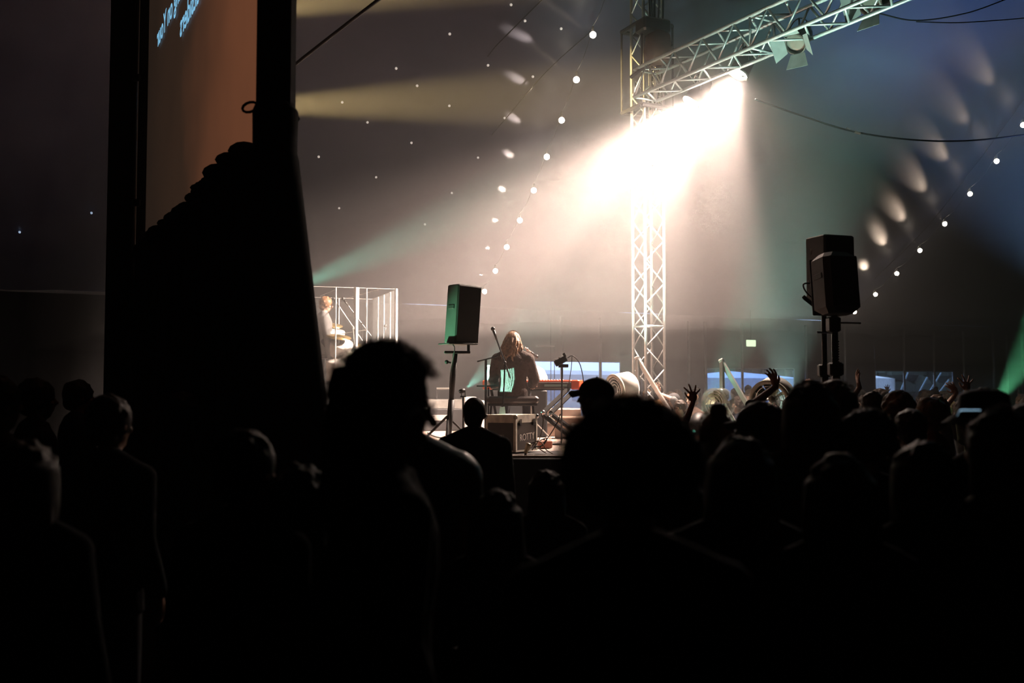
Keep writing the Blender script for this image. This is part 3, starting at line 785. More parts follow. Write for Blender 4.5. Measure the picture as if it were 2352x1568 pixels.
# drum kit
DRUMS = mat('drum_white', (0.85, 0.80, 0.74), 0.35); BRASS = mat('cymbal_brass', (0.75, 0.55, 0.25), 0.25, 0.9)
dk = empty('drum_kit', V((P(790, 900, 16).x, 16, STZ)), 'pale drum kit with cymbals behind the clear drum screen', 'drum kit')
def drum(c, ax, R, h, nm):
    mb = MB(); mb.lathe([(R * .98, -h / 2), (R, -h / 2), (R * 1.03, -h / 2 + .02), (R, -h / 2 + .04), (R, h / 2 - .04), (R * 1.03, h / 2 - .02), (R, h / 2), (.001, h / 2)], c, ax, 24); mb.build(nm, DRUMS, dk, True)
drum(P(782, 800, 15.8), (0.3, -.5, .9), .18, .22, 'rack_tom'); drum(P(770, 775, 16.0), (0.1, -.4, .9), .15, .2, 'rack_tom')
drum(P(800, 850, 15.9), (.2, -1, .1), .28, .4, 'bass_drum'); drum(P(776, 850, 15.5), (0, -.2, 1), .18, .3, 'floor_tom')
for (x, y, D, rr) in ((778, 772, 15.7, .2), (808, 790, 16.2, .18), (760, 745, 16.3, .2)):
    p = P(x, y, D); mb = MB(); mb.lathe([(.01, .03), (.04, .02), (rr, -.01), (rr, -.014), (.01, .01)], p, (.15, -.25, 1), 24); mb.build('cymbal', BRASS, dk, True)
    mb = MB(); mb.tube([p, V((p.x, p.y, STZ))], .012, 6); mb.build('cymbal_stand', CHROME, dk)
def boom(p_tip, p_low, base, label, mic=True, m=None):
    p_tip, p_low, base = V(p_tip), V(p_low), V(base)
    m = m or DARKMETAL
    r = empty('mic_stand', base, label, 'microphone stand')
    mb = MB(); mb.tube([p_tip, p_low], .010, 6); mb.build('boom_arm', m, r)
    piv = p_tip.lerp(p_low, .6)
    mb = MB(); mb.tube([V((base.x, base.y, base.z + .2)), piv], .011, 6); mb.ell(piv, .02, 8, 6); mb.build('upright', m, r)
    for k in range(3):
        a = k * 2 * PI / 3 + .5
        mb = MB(); mb.tube([base + V((0, 0, .28)), base + V((.3 * math.cos(a), .3 * math.sin(a), .008))], .008, 6); mb.build('leg', m, r)
    if mic:
        d = (p_tip - p_low).normalized()
        mb = MB(); mb.tube([p_tip, p_tip + d * .12], [.012, .018], 8); mb.ell(p_tip + d * .14, .027, 10, 8); mb.build('microphone', DARKMETAL, r, True)
    return r
def on_stage(px, D, z=STZ): q = P(px, 900, D); return V((q.x, D, z))
PALEM = mat('pale_metal', (0.5, 0.5, 0.47), 0.35, 0.6)
boom(P(778, 703, 15.5), P(832, 782, 15.7), on_stage(826, 15.6), 'boom stand inside the drum screen, nearer the drummer', m=PALEM)
boom(P(800, 702, 16.0), P(852, 771, 16.1), on_stage(834, 16.1), 'boom stand inside the drum screen, crossing behind the white post')
# shield microphone
r = boom(P(884, 768, 15.9), P(882, 800, 15.9), on_stage(882, 15.9), 'short mic stand inside the right end of the drum screen')
# thin horizontal bar among the kit
cable('cymbal_arm', [P(775, 768, 15.9), P(800, 764, 15.9), P(842, 757, 15.9)], .007, 'thin pale cymbal arm stretching through the drum screen', PALEM, 'rod')

# red stage keyboard
kb = empty('stage_keyboard', P(1225, 885, 13.2), 'long red stage keyboard on its stand in front of the player', 'keyboard')
ka, kz = P(1116, 884, 13.35), P(1336, 886, 13.0)
dv = (kz - ka); dv.z = 0; L = dv.length; rzk = math.atan2(dv.y, dv.x); kc = (ka + kz) / 2
K4 = Matrix.Translation(kc) @ Matrix.Rotation(rzk, 4, 'Z')
RED = mat('keyboard_red', (0.85, 0.10, 0.025), 0.35)
mb = MB(K4); mb.bevbox((0, 0, 0), (L - .2, .30, .085), .008); mb.build('body', mat('keyboard_back', (0.05, 0.035, 0.03), .5), kb)
mb = MB(K4); mb.bevbox((0, 0.02, .05), (L - .18, .27, .022), .004); mb.build('top_panel', RED, kb)
for s_ in (-1, 1):
    mb = MB(K4); mb.bevbox((s_ * (L / 2 - .055), 0, .008), (.11, .32, .125), .012); mb.build('end_cheek', RED, kb)
mb = MB(K4)
for k in range(44): mb.box((-L / 2 + .14 + k * (L - .28) / 44, .085, .068), ((L - .28) / 44 * .85, .12, .014))
mb.build('white_keys', WHITEPL, kb)
mb = MB(K4)
for k in range(24): mb.ell((-L / 2 + .2 + k * (L - .4) / 24, -.06, .068), .012, 8, 6)
mb.build('control_knobs', WHITEPL, kb)
mb = MB(K4); mb.box((.34, -.153, 0), (.30, .01, .03)); mb.build('rear_label_strip', mat('teal_strip', (.3, .45, .42), .5), kb)
# folding stand, a '<' of doubled tubes
ks = empty('keyboard_stand', on_stage(1275, 12.6), 'black folding keyboard stand with doubled tubes', 'stand')
hv = P(1247, 948, 12.3)
for off in (0, .11):
    o3 = V((0.02 * 1, 0, -off))
    mb = MB(); mb.tube([hv + V((off * .9, 0, 0)), P(1305, 893, 12.9) + V((off * .5, .0, -off * .4))], .03, 6); mb.build('upper_tube', MATTE, ks)
    mb = MB(); q = P(1325, 1000, 12.5); q.z = STZ + .02; mb.tube([hv + V((off * 1.0, 0, -.02)), q + V((off * 1.4, 0, 0))], .03, 6); mb.build('lower_tube', MATTE, ks)
mb = MB(); mb.ell(hv, .035, 10, 8); mb.ell(hv + V((.1, 0, -.02)), .03, 10, 8); mb.build('hinge', CHROME, ks)
mb = MB(); mb.tube([P(1128, 893, 13.3), on_stage(1150, 13.3)], .02, 6); mb.tube([P(1305, 893, 13.0), P(1128, 893, 13.3)], .02, 6); mb.build('crossbar', BLACK, ks)
# piano bench
PAD = mat('bench_vinyl', (0.03, 0.022, 0.02), 0.35)
bn = empty('piano_bench', on_stage(1176, 12.55), 'black padded bench the keyboard player sits on', 'bench')
bc = P(1176, 918, 12.5)
mb = MB(); mb.bevbox(bc + V((0, .05, 0)), (.66, .34, .09), .025, .05); mb.build('cushion', PAD, bn)
mb = MB(); mb.bevbox(bc + V((0, .05, -.06)), (.62, .30, .03), .006, .05); mb.build('frame', BLACK, bn)
for sx in (-1, 1):
    for sy in (-1, 1):
        mb = MB(); mb.tube([bc + V((sx * .26, .05 + sy * .1, -.07)), V((bc.x + sx * .30, bc.y + .05 + sy * .14, STZ + .005))], .014, 6); mb.build('leg', BLACK, bn)
# mic stands round the player
vm = boom(P(1141, 780, 12.05), P(1172, 868, 12.1), on_stage(1154, 12.1), 'mic stand with a black vocal microphone behind the player, leaning left', m=BLACK)
r = empty('tall_rack_stand', on_stage(1115, 12.3), 'black upright stand with a short slanted crossbar left of the player', 'stand')
mb = MB(); mb.tube([on_stage(1115, 12.3), P(1116, 826, 12.3)], .016, 8); mb.build('upright', BLACK, r)
mb = MB(); mb.tube([P(1096, 830, 12.3), P(1144, 818, 12.3)], .010, 6); mb.build('crossbar', BLACK, r)
boom(P(1219, 808, 13.3), P(1205, 797, 13.2), on_stage(1222, 13.4), 'far mic stand at the player mouth with a pale microphone', m=PALEM)
# stomp controller on a stand
r = empty('monitor_controller', P(1290, 846, 12.2), 'small tilted metal control box with knobs on a thin stand', 'controller')
Q = Matrix.Rotation(math.radians(-28), 3, 'Y')
pc = P(1288, 829, 12.2)
mb = MB(); mb.bevbox(pc, (.16, .12, .075), .008, rot=Q); mb.build('case', BLACK, r)
mb = MB(); mb.box(pc + Q @ V((.07, 0, .045)), (.03, .12, .05), rot=Q); mb.ell(pc + Q @ V((-.05, -.02, .045)), .012, 8, 6); mb.ell(pc + Q @ V((0, -.02, .045)), .012, 8, 6); mb.build('control_knobs', CHROME, r)
mb = MB(); mb.bevbox(P(1294, 840, 12.2), (.12, .09, .04), .005); mb.build('bracket', BLACK, r)
mb = MB(); mb.tube([P(1291, 842, 12.2), on_stage(1289, 12.2)], .011, 6); mb.build('stand_pole', DARKMETAL, r)
mb = MB(); mb.lathe([(.001, .02), (.12, .015), (.13, 0), (.001, 0)], on_stage(1289, 12.2), (0, 0, 1), 20); mb.build('round_base', BLACK, r)
cable('signal_cable', [P(1303, 822, 12.2), P(1315, 817, 12.2), P(1330, 832, 12.25), P(1338, 860, 12.3), P(1342, 895, 12.3)], .006, 'black cable arching from the control box, the right-hand loop')
cable('signal_cable', [P(1314, 818, 12.2), P(1312, 845, 12.2), P(1306, 885, 12.3)], .005, 'thin black cable hanging straight down from the control box')
# water bottle and pale cone behind the player
r = empty('water_bottle', P(1122, 885, 12.8), 'clear water bottle standing left of the player', 'bottle')
mb = MB(); mb.lathe([(.001, 0), (.034, .005), (.036, .05), (.034, .17), (.014, .21), (.013, .24), (.001, .24)], P(1122, 884, 12.8), (0, 0, 1), 16); mb.build('bottle_body', clear_mat('bottle_plastic', (.85, .9, .92), .2, .05, .1), r, True)
mb = MB(); mb.lathe([(.016, 0), (.016, .02), (.001, .02)], P(1122, 884, 12.8) + V((0, 0, .235)), (0, 0, 1), 10); mb.build('bottle_cap', WHITEPL, r)
mb = MB(); mb.bevbox(P(1122, 884, 12.8) - V((0, 0, .012)), (.3, .2, .02), .004); mb.build('shelf', BLACK, r)
mb = MB(); q = P(1122, 886, 12.8) - V((0, 0, .02)); mb.tube([q, V((q.x, q.y, STZ))], .012, 6); mb.build('shelf_leg', BLACK, r)
mb = MB(); mb.lathe([(.17, -.15), (.16, .02), (.11, .12), (.03, .17), (.001, .175)], P(1232, 868, 14.2), (0, 0, 1), 20)
tag(mb.build('white_cover', WHITEPL, None, True), 'white rounded cover behind the right arm of the player', 'cover')
mb = MB(); q = P(1232, 868, 14.2); mb.bevbox(V((q.x, q.y, (STZ + q.z - .17) / 2 + .0)), (.3, .3, q.z - .17 - STZ), .02)
tag(mb.build('equipment_box', BLACK), 'black equipment box under the white rounded cover', 'box')

# flight case
fc = P(1182, 1036, 10.4)
rzc = math.radians(-37)
FL = mat('flight_laminate', (0.022, 0.019, 0.018), 0.45); EX = mat('case_extrusion', (0.75, 0.70, 0.60), 0.4, 0.1, var=.2, scale=15)
cw, cd, ch = 0.36, 0.30, 0.385
F4 = Matrix.Translation(V((fc.x, fc.y, zc + .0))) @ Matrix.Rotation(rzc, 4, 'Z')   # origin at the nearest bottom corner
# left face runs to (-cd) ... local: x along right face, y away along left face
ux = V((math.cos(math.radians(60)), math.sin(math.radians(60)), 0)); uy = V((-math.cos(math.radians(30)), math.sin(math.radians(30)), 0))
O = V((fc.x + .01, fc.y - .02, zc))
def FCp(a, b_, c_): return O + ux * a + uy * b_ + V((0, 0, c_))
case = empty('flight_case', O, 'black flight case with metal edges and chalked lettering', 'flight case')
def slab(a0, a1, b0, b1, z0, z1, nm, m, par=case):
    vs_ = [FCp(a, b_, z) for z in (z0, z1) for b_ in (b0, b1) for a in (a0, a1)]
    mb = MB(); mb.add(vs_, [(0, 2, 3, 1), (4, 5, 7, 6), (0, 1, 5, 4), (2, 6, 7, 3), (0, 4, 6, 2), (1, 3, 7, 5)]); return mb.build(nm, m, par)
slab(0, .46, 0, .36, 0, .30, 'body', FL); lid = slab(-.003, .463, -.003, .363, .302, ch, 'lid', EX)
for (a, b_) in ((0, 0), (.44, 0), (0, .34), (.44, .34)): slab(a - .006, a + .024, b_ - .006, b_ + .024, 0, .302, 'corner_extrusion', EX)
slab(-.004, .464, -.004, .364, 0, .018, 'bottom_extrusion', EX)
for (a, b_) in ((0, 0), (.46, 0), (0, .36), (.46, .36)):
    mb = MB(); mb.ell(FCp(a, b_, ch - .02), .026, 10, 8); mb.build('ball_corner', EX if a == 0 and b_ == 0 else CHROME, case, True)
for a in (.09, .38): slab(a - .02, a + .02, -.014, -.003, .27, .34, 'latch', CHROME)
hd = slab(-.010, -.004, .13, .24, .10, .18, 'recessed_handle', mat('handle_plate', (.10, .10, .09), .4, .5)); 
mb = MB(); mb.tube([FCp(-.014, .145, .14), FCp(-.014, .225, .14)], .008, 6); mb.build('handle_grip', RUBBER, hd)
tx = bpy.data.curves.new('chalk_lettering', 'FONT'); tx.body = 'ROTTY'; tx.size = .10; tx.extrude = .0006; tx.align_x = 'CENTER'
tx.materials.append(mat('chalk', (.8, .74, .68), .9)); to = text_mesh(tx, 'chalk_lettering')
M = Matrix((( ux.x, 0, -uy.x, 0), (ux.y, 0, -uy.y, 0), (0, 1, 0, 0), (0, 0, 0, 1)))
M.translation = FCp(.235, -.0075, .12)
to.parent = case; to.matrix_local = wm(case).inverted() @ M @ Matrix.Rotation(math.radians(3), 4, 'Z')
mb = MB(); mb.add([FCp(.02, .08, ch + .004), FCp(.13, .06, ch + .004), FCp(.12, .19, ch + .006), FCp(.0, .2, ch + .006), FCp(.02, .2, ch + .08), FCp(.1, .19, ch + .085)], [(0, 1, 2, 3), (3, 2, 5, 4)])
tag(mb.build('paper_sheet', mat('teal_paper', (.55, .75, .66), .8)), 'pale green folded sheet lying on the flight case', 'paper')
# cable tangle with a plug beside the case
r = empty('cable_plug', P(1212, 1032, 10.0), 'chunky pale connector plug standing before the flight case', 'plug')
mb = MB(); mb.lathe([(.01, 0), (.02, .0), (.02, .03), (.026, .035), (.026, .07), (.03, .075), (.03, .1), (.012, .105)], P(1207, 1040, 10.0), (.35, 0, .9), 14); mb.build('plug_body', mat('brass_pale', (.6, .5, .36), .3, .7), r, True)
mb = MB(); mb.tube([P(1207, 1041, 10.0), P(1209, 1060, 9.9), P(1206, 1090, 9.8)], .014, 6); mb.build('cable', RUBBER, r)
tang = ([(1222, 1024), (1234, 1012), (1246, 1018), (1254, 1032), (1270, 1042)], [(1220, 1018), (1238, 1012), (1256, 1006), (1247, 1022), (1226, 1026)],
        [(1222, 1034), (1240, 1005), (1248, 965), (1242, 948)], [(1240, 1028), (1262, 1000), (1280, 970), (1287, 950)], [(1238, 1030), (1262, 1044), (1290, 1050)])
for k, pts in enumerate(tang):
    cable('stage_cable', [P(x, y, 10.3 + .05 * k) for x, y in pts], .006,
          ['black cable curling right of the flight case', 'black cable looped on the platform by the plug', 'thin cable rising behind the flight case corner', 'thin cable slanting up to the keyboard stand', 'black cable trailing to the right over the platform'][k],
          m=RUBBER if k % 2 else mat('grey_cable', (.3, .27, .24), .5))
r = empty('red_box', P(1248, 1000, 11.0), 'small reddish metal box on the deck right of the flight case', 'box')
mb = MB(); q = P(1250, 1000, 11.4); mb.bevbox((q.x, q.y, STZ + .05), (.16, .12, .09), .01, .3); mb.build('box_body', mat('red_metal', (.35, .12, .08), .4), r)
mb = MB(); mb.ell((q.x, q.y, STZ + .1), .015, 8, 6); mb.build('box_knob', CHROME, r)
# teal gobo lamp left of the player and the light it throws on her back
gl, ga = P(1064, 897, 11.95), P(1174, 872, 12.5)
gr = moving_head(gl, ga, 'small lamp throwing a teal beam onto the player back', 520, (0.35, 1.0, 0.8), 30, .05, name='gobo_light', em=14, sc=.26, base=STZ, rad=.005)
g_l = [c for c in gr.children if c.type == 'LIGHT'][0].data
g_l.use_nodes = True; nt = g_l.node_tree; em = nt.nodes['Emission']
tcn = nt.nodes.new('ShaderNodeTexCoord'); sx = nt.nodes.new('ShaderNodeSeparateXYZ'); nt.links.new(tcn.outputs['Normal'], sx.inputs[0])
def mth(op, a, b_=None):
    n_ = nt.nodes.new('ShaderNodeMath'); n_.operation = op
    for i_, q_ in enumerate((a, b_)):
        if q_ is None: continue
        if isinstance(q_, (int, float)): n_.inputs[i_].default_value = q_
        else: nt.links.new(q_, n_.inputs[i_])
    return n_.outputs[0]
hx = mth('DIVIDE', sx.outputs[0], sx.outputs[2]); hy = mth('DIVIDE', sx.outputs[1], sx.outputs[2])
inx = mth('LESS_THAN', mth('ABSOLUTE', hx), 0.13); iny = mth('LESS_THAN', mth('ABSOLUTE', hy), 0.22)
stp = mth('GREATER_THAN', mth('SINE', mth('MULTIPLY', hx, 215.0)), -0.35)
nt.links.new(mth('MULTIPLY', mth('MULTIPLY', mth('MULTIPLY', inx, iny), stp), 1.0), em.inputs['Strength'])
spot('side_beam', gl + V((.03, .02, .03)), P(1140, 832, 13.3), 5000, (0.35, 1.0, 0.8), 15, .3, .01, gr)
# monitors, boxes on the deck behind
def crate(px, D, sz, label, m, zo=STZ, rz=.3, nm='equipment_case'):
    q = P(px, 900, D); r = empty(nm, V((q.x, q.y, zo)), label, 'equipment')
    mb = MB(); mb.bevbox((q.x, q.y, zo + sz[2] / 2), sz, .015, rz); mb.build('case_body', m, r)
    mb = MB(); mb.bevbox((q.x, q.y - sz[1] / 2 - .01, zo + sz[2] * .6), (sz[0] * .4, .02, sz[2] * .25), .004, rz); mb.build('front_panel', PALEM, r)
crate(1012, 16.5, (.7, .5, .36), 'low dark wedge on the deck behind the left speaker pole', BLACK)
crate(1028, 18.0, (.9, .4, .5), 'long pale equipment case at the back of the stage', PALEM)
crate(1078, 17.2, (.22, .2, .55), 'slim pale box beyond the bald head', WHITEPL)
crate(1100, 16.0, (.16, .16, .5), 'slim white bottle-shaped tank near the upright stand', WHITEPL)
crate(1270, 14.6, (.7, .5, .4), 'brown amplifier under the keyboard', mat('brown_amp', (.16, .10, .07), .6))
crate(1330, 13.8, (.6, .4, .3), 'brown amplifier right of the keyboard stand', mat('brown_amp2', (.2, .13, .09), .6), rz=-.3)
mb = MB(); q = P(1020, 922, 15.5)
cable('deck_cable', [V((-1.3, 15.4, STZ + .01)), V((-1.05, 14.0, STZ + .01)), V((-.7, 13.2, STZ + .01)), V((-.5, 13.6, STZ + .01)), V((-.2, 13.1, STZ + .01))], .009, 'black cable curving over the stage floor')
mb = MB(); mb.tube([P(1003, 892, 17.8), P(1042, 892, 17.8)], .02, 6)
tag(mb.build('rail_bar', PALEM), 'pale horizontal bar above the case at the back of the stage', 'bar')
r = None
mb = MB(); a = P(1003, 892, 17.8); mb.tube([a, V((a.x, a.y, STZ))], .015, 6); a = P(1042, 892, 17.8); mb.tube([a, V((a.x, a.y, STZ))], .015, 6)
tag(mb.build('rail_uprights', DARKMETAL), 'two slim uprights carrying the pale bar at the back of the stage', 'rail')

# drum-shaped fans
CLEARP = clear_mat('clear_fan_shell', (.9, .92, .88), .18, .08, .06)
def barrel_fan(c, ax, R, dep, label, shell, zb, name='barrel_fan'):
    c, ax = V(c), V(ax).normalized()
    r = empty(name, V((c.x, c.y, zb)), label, 'fan')
    mb = MB(); mb.lathe([(R, 0), (R, dep), (R * .86, dep + .04), (R * .84, dep + .03), (R * .97, dep - .01), (R * .97, 0)], c, ax, 32, True); mb.build('shroud', shell, r, True)
    mb = MB(); mb.lathe([(R * 1.03, -.01), (R * 1.03, .02), (R * .84, .02), (R * .84, -.01)], c, ax, 32, True); mb.build('front_ring', mat('fan_ring', (.55, .55, .45), .5) if shell is not CLEARP else shell, r, True)
    x = ax.orthogonal().normalized(); y = ax.cross(x)
    for k in range(9):
        a = 2 * PI * k / 9; e1 = x * math.cos(a) + y * math.sin(a); e2 = x * math.cos(a + .35) + y * math.sin(a + .35)
        mb = MB(); mb.grid(lambda u, v: c + ax * (dep * (.25 + .4 * v)) + e1.lerp(e2, v).normalized() * (R * (.16 + .72 * u)), 4, 4); mb.build('blade', mat('fan_blade', (.42, .44, .30), .35), r, True)
    mb = MB(); mb.lathe([(.001, dep * .2), (R * .16, dep * .25), (R * .18, dep * .7), (.001, dep * .75)], c, ax, 16); mb.build('hub', mat('fan_hub', (.35, .35, .3), .4), r, True)
    mb = MB()
    for k in range(3):
        rr = R * (.3 + .2 * k)
        mb.lathe([(rr, .0), (rr + .006, 0), (rr + .006, .006), (rr, .006)], c, ax, 28, True)
    mb.build('guard_grille', CHROME, r)
    mb = MB(); bz = V((c.x, c.y, 0)) + ax * dep * .5; bz.z = zb
    mb.tube([bz, bz + V((0, 0, c.z - R - zb + .03))], .03, 8); mb.lathe([(.001, .02), (.18, .015), (.19, 0), (.001, 0)], bz, (0, 0, 1), 18); mb.build('foot_stand', DARKMETAL, r)
barrel_fan(P(1412, 894, 13.2), (.86, .48, .16), .20, .24, 'white barrel fan behind the capped head, left of the tower foot', WHITEPL, STZ)
barrel_fan(P(1768, 920, 11.3), (.55, .72, .25), .235, .2, 'large white barrel fan near the raised hand, right of the rails', WHITEPL, STZ)
barrel_fan(P(1640, 928, 12.0), (.75, .6, .05), .19, .16, 'clear plastic barrel fan behind the second stair rail', CLEARP, STZ)

# ------------------------------------------------------------------ projection screen on the left
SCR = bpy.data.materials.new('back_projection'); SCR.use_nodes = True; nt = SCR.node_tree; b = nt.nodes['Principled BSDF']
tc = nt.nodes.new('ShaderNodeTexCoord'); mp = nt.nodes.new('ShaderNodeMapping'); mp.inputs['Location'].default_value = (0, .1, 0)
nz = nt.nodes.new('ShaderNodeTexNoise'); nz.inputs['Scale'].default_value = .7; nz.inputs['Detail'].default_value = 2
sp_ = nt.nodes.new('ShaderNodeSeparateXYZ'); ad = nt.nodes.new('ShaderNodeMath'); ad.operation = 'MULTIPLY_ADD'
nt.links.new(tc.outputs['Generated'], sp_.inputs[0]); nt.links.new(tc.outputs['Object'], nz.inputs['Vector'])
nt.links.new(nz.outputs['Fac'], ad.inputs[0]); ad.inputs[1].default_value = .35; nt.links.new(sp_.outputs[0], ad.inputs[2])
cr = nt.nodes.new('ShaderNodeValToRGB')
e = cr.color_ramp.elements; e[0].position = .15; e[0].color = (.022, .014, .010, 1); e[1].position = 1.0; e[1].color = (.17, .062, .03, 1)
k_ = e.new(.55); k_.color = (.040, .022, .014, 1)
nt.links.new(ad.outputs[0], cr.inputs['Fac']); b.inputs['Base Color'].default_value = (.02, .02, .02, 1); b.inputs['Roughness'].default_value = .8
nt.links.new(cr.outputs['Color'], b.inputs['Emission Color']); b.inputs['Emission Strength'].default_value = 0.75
sdir = V((0.459, -0.888, 0)); S0 = P(365, 115, 12.0); S0g = V((S0.x, S0.y, 0))
def SC(t, z, off=0.0): return S0g + sdir * t + V((0, 0, z)) - V((.888, .459, 0)) * off
screen = empty('projection_screen', SC(2.5, 3.5), 'rear side of a hanging projection screen showing mirrored blue lettering', 'screen')
def t_at(px):
    r_ = P(px, 300, 1).x; return (S0g.x - r_ * S0g.y) / (r_ * sdir.y - sdir.x)
tL, tR = t_at(338), t_at(677)
ZB, ZT = 3.5, 7.2
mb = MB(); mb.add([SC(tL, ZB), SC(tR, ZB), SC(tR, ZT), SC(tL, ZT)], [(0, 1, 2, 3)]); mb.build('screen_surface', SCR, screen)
mb = MB(); mb.tube([SC(tL, ZB - .03), SC(tR, ZB - .03)], .035, 6); mb.build('bottom_bar', BLACK, screen)
mb = MB(); mb.tube([SC(tL, ZT), SC(tR, ZT)], .035, 6); mb.build('top_bar', BLACK, screen)
BLUE = mat('cyan_lettering', (.1, .2, .25), emit=(.28, .68, 1.0), es=.75)
def screen_text(body, px, py, size):
    cu = bpy.data.curves.new('lettering', 'FONT'); cu.body = body; cu.size = size; cu.extrude = .001; cu.align_x = 'RIGHT'; cu.offset = .004
    cu.materials.append(BLUE)
    o = text_mesh(cu, 'lettering')
    t = t_at(px); D = (S0g + sdir * t).y; z = P(px, py, D).z
    # seen from the back: text runs towards the far end so that it reads mirrored
    X = -sdir; Y = V((0, 0, 1)); Z = X.cross(Y)
    M = Matrix(((X.x, Y.x, Z.x, 0), (X.y, Y.y, Z.y, 0), (X.z, Y.z, Z.z, 0), (0, 0, 0, 1)))
    M.translation = SC(t, z, .02)
    o.parent = screen; o.matrix_local = wm(screen).inverted() @ M
screen_text('depending on Your', 361, 112, .36)
screen_text('outsiders', 414, 88, .36)
# black skirt hanging under the screen
def skirt_fn(u, v):
    t = tL - .3 + (tR - tL + .3) * u; z = (ZB + .02) * (1 - v)
    flare = max(0, (u - .8) / .2)
    p = SC(t + flare * (.20 * v + .28 * v * v), z, .04 + .05 * math.sin(u * 60) * (.3 + v) + .02 * math.sin(u * 143 + v * 3) + .15 * v * flare)
    p.x += flare * .16 * v
    return p
mb = MB(); mb.grid(skirt_fn, 150, 16)
tag(mb.build('screen_skirt', BLACKCLOTH, None, True), 'black pleated skirt cloth hanging under the projection screen', 'drape')
# cloth ruffles and ties along the bottom bar
rf = empty('gathered_cloth', SC(2, ZB), 'ragged gathered black cloth and ties along the screen bottom edge', 'cloth')
rr = random.Random(3)
for k in range(46):
    t = tL + (tR - tL) * (k + rr.random()) / 46 * .86
    mb = MB(); mb.ell(SC(t, ZB + rr.uniform(-.05, .035), .08), (rr.uniform(.06, .13), rr.uniform(.04, .08), rr.uniform(.03, .08)), 8, 6); mb.build('cloth_fold', BLACKCLOTH, rf, True)
for (x, y, sz) in ((505, 423, 1.0), (520, 412, .8), (470, 470, .6), (400, 520, .5), (574, 246, .45), (440, 492, .5)):
    t = t_at(x) if x < 570 else t_at(590); D = (S0g + sdir * t).y
    if x > 570: D = 6.2
    c = P(x, y, D); mb = MB(); q = .07 * sz
    mb.tube([c + V((q * 1.5 * math.cos(a), 0, q * math.sin(a) + .3 * q * math.cos(a))) for a in [PI * 2 * i / 12 for i in range(13)]], .02 * sz, 6); mb.build('tie_loop', BLACKCLOTH, rf, True)
# wrapped mast in front of the screen edge
wmst = empty('wrapped_mast', V((P(634, 300, 5.9).x, 5.9, 0)), 'mast wrapped in black cloth in front of the screen edge', 'mast')
mx = P(633, 300, 5.9).x
mb = MB(); mb.bevbox((mx, 5.9, 3.6), (.205, .2, 7.2), .03, 0.0); mb.build('mast_sleeve', BLACKCLOTH, wmst)
mb = MB()
zz = [P(600, y, 5.9).z for y in (236, 258, 300, 350, 365, 430, 560, 900)] + [0.01]
hw = [.106, .135, .132, .130, .14, .16, .2, .3, .46]
mb.rings([(mx - .004 + (hw[i] - .106) * .1, 5.9, zz[i], hw[i], .14 + .06 * (i / 8)) for i in range(8, -1, -1)], 20); mb.build('cloth_collar', BLACKCLOTH, wmst, True)
# far upright of the screen frame
up = empty('screen_upright', SC(tL - .15, 0), 'black upright frame at the far edge of the projection screen', 'frame')
pu = SC(tL, 0)
for k, (x, rad, m_) in enumerate(((327, .085, BLACK), (278, .16, BLACKCLOTH))):
    q = P(x, 500, pu.y + .1); mb = MB(); mb.bevbox((q.x, q.y, 3.9), (rad * 2, .18, 7.8), .02, .1); mb.build('column', m_, up)
mb = MB(); q0 = P(314, 300, pu.y - .1); mb.tube([V((q0.x, q0.y, 3.2)), V((q0.x, q0.y, 7.6))], .014, 8); mb.build('edge_tube', CHROME, up)
for y_ in (178, 465):
    mb = MB(); mb.bevbox(P(313, y_, pu.y - .12), (.1, .05, .09), .01); mb.build('clamp', BLACK, up)

# ------------------------------------------------------------------ people
HAIRD = mat('dark_hair', (0.030, 0.017, 0.010), 0.6, spec=.3, var=.4, scale=40)
HAIRB = mat('brown_hair', (0.20, 0.10, 0.045), 0.5, var=.5, scale=30)
HAIRF = mat('fair_hair', (0.27, 0.16, 0.095), 0.5, var=.4, scale=30)
TOPS = [mat('top_%s' % n, c, .95, bump=.2, spec=.12) for n, c in (('charcoal', (.03, .03, .033)), ('navy', (.02, .025, .045)), ('brown', (.07, .045, .035)), ('grey', (.12, .12, .12)), ('rust', (.20, .05, .025)), ('olive', (.05, .055, .03)), ('black', (.008, .008, .009)))]
TROU = mat('dark_trousers', (.02, .022, .03), .9)
SHOEM = mat('shoe_leather', (.03, .025, .02), .6)
EYEW = mat('eye_white', (.22, .19, .17), .4)

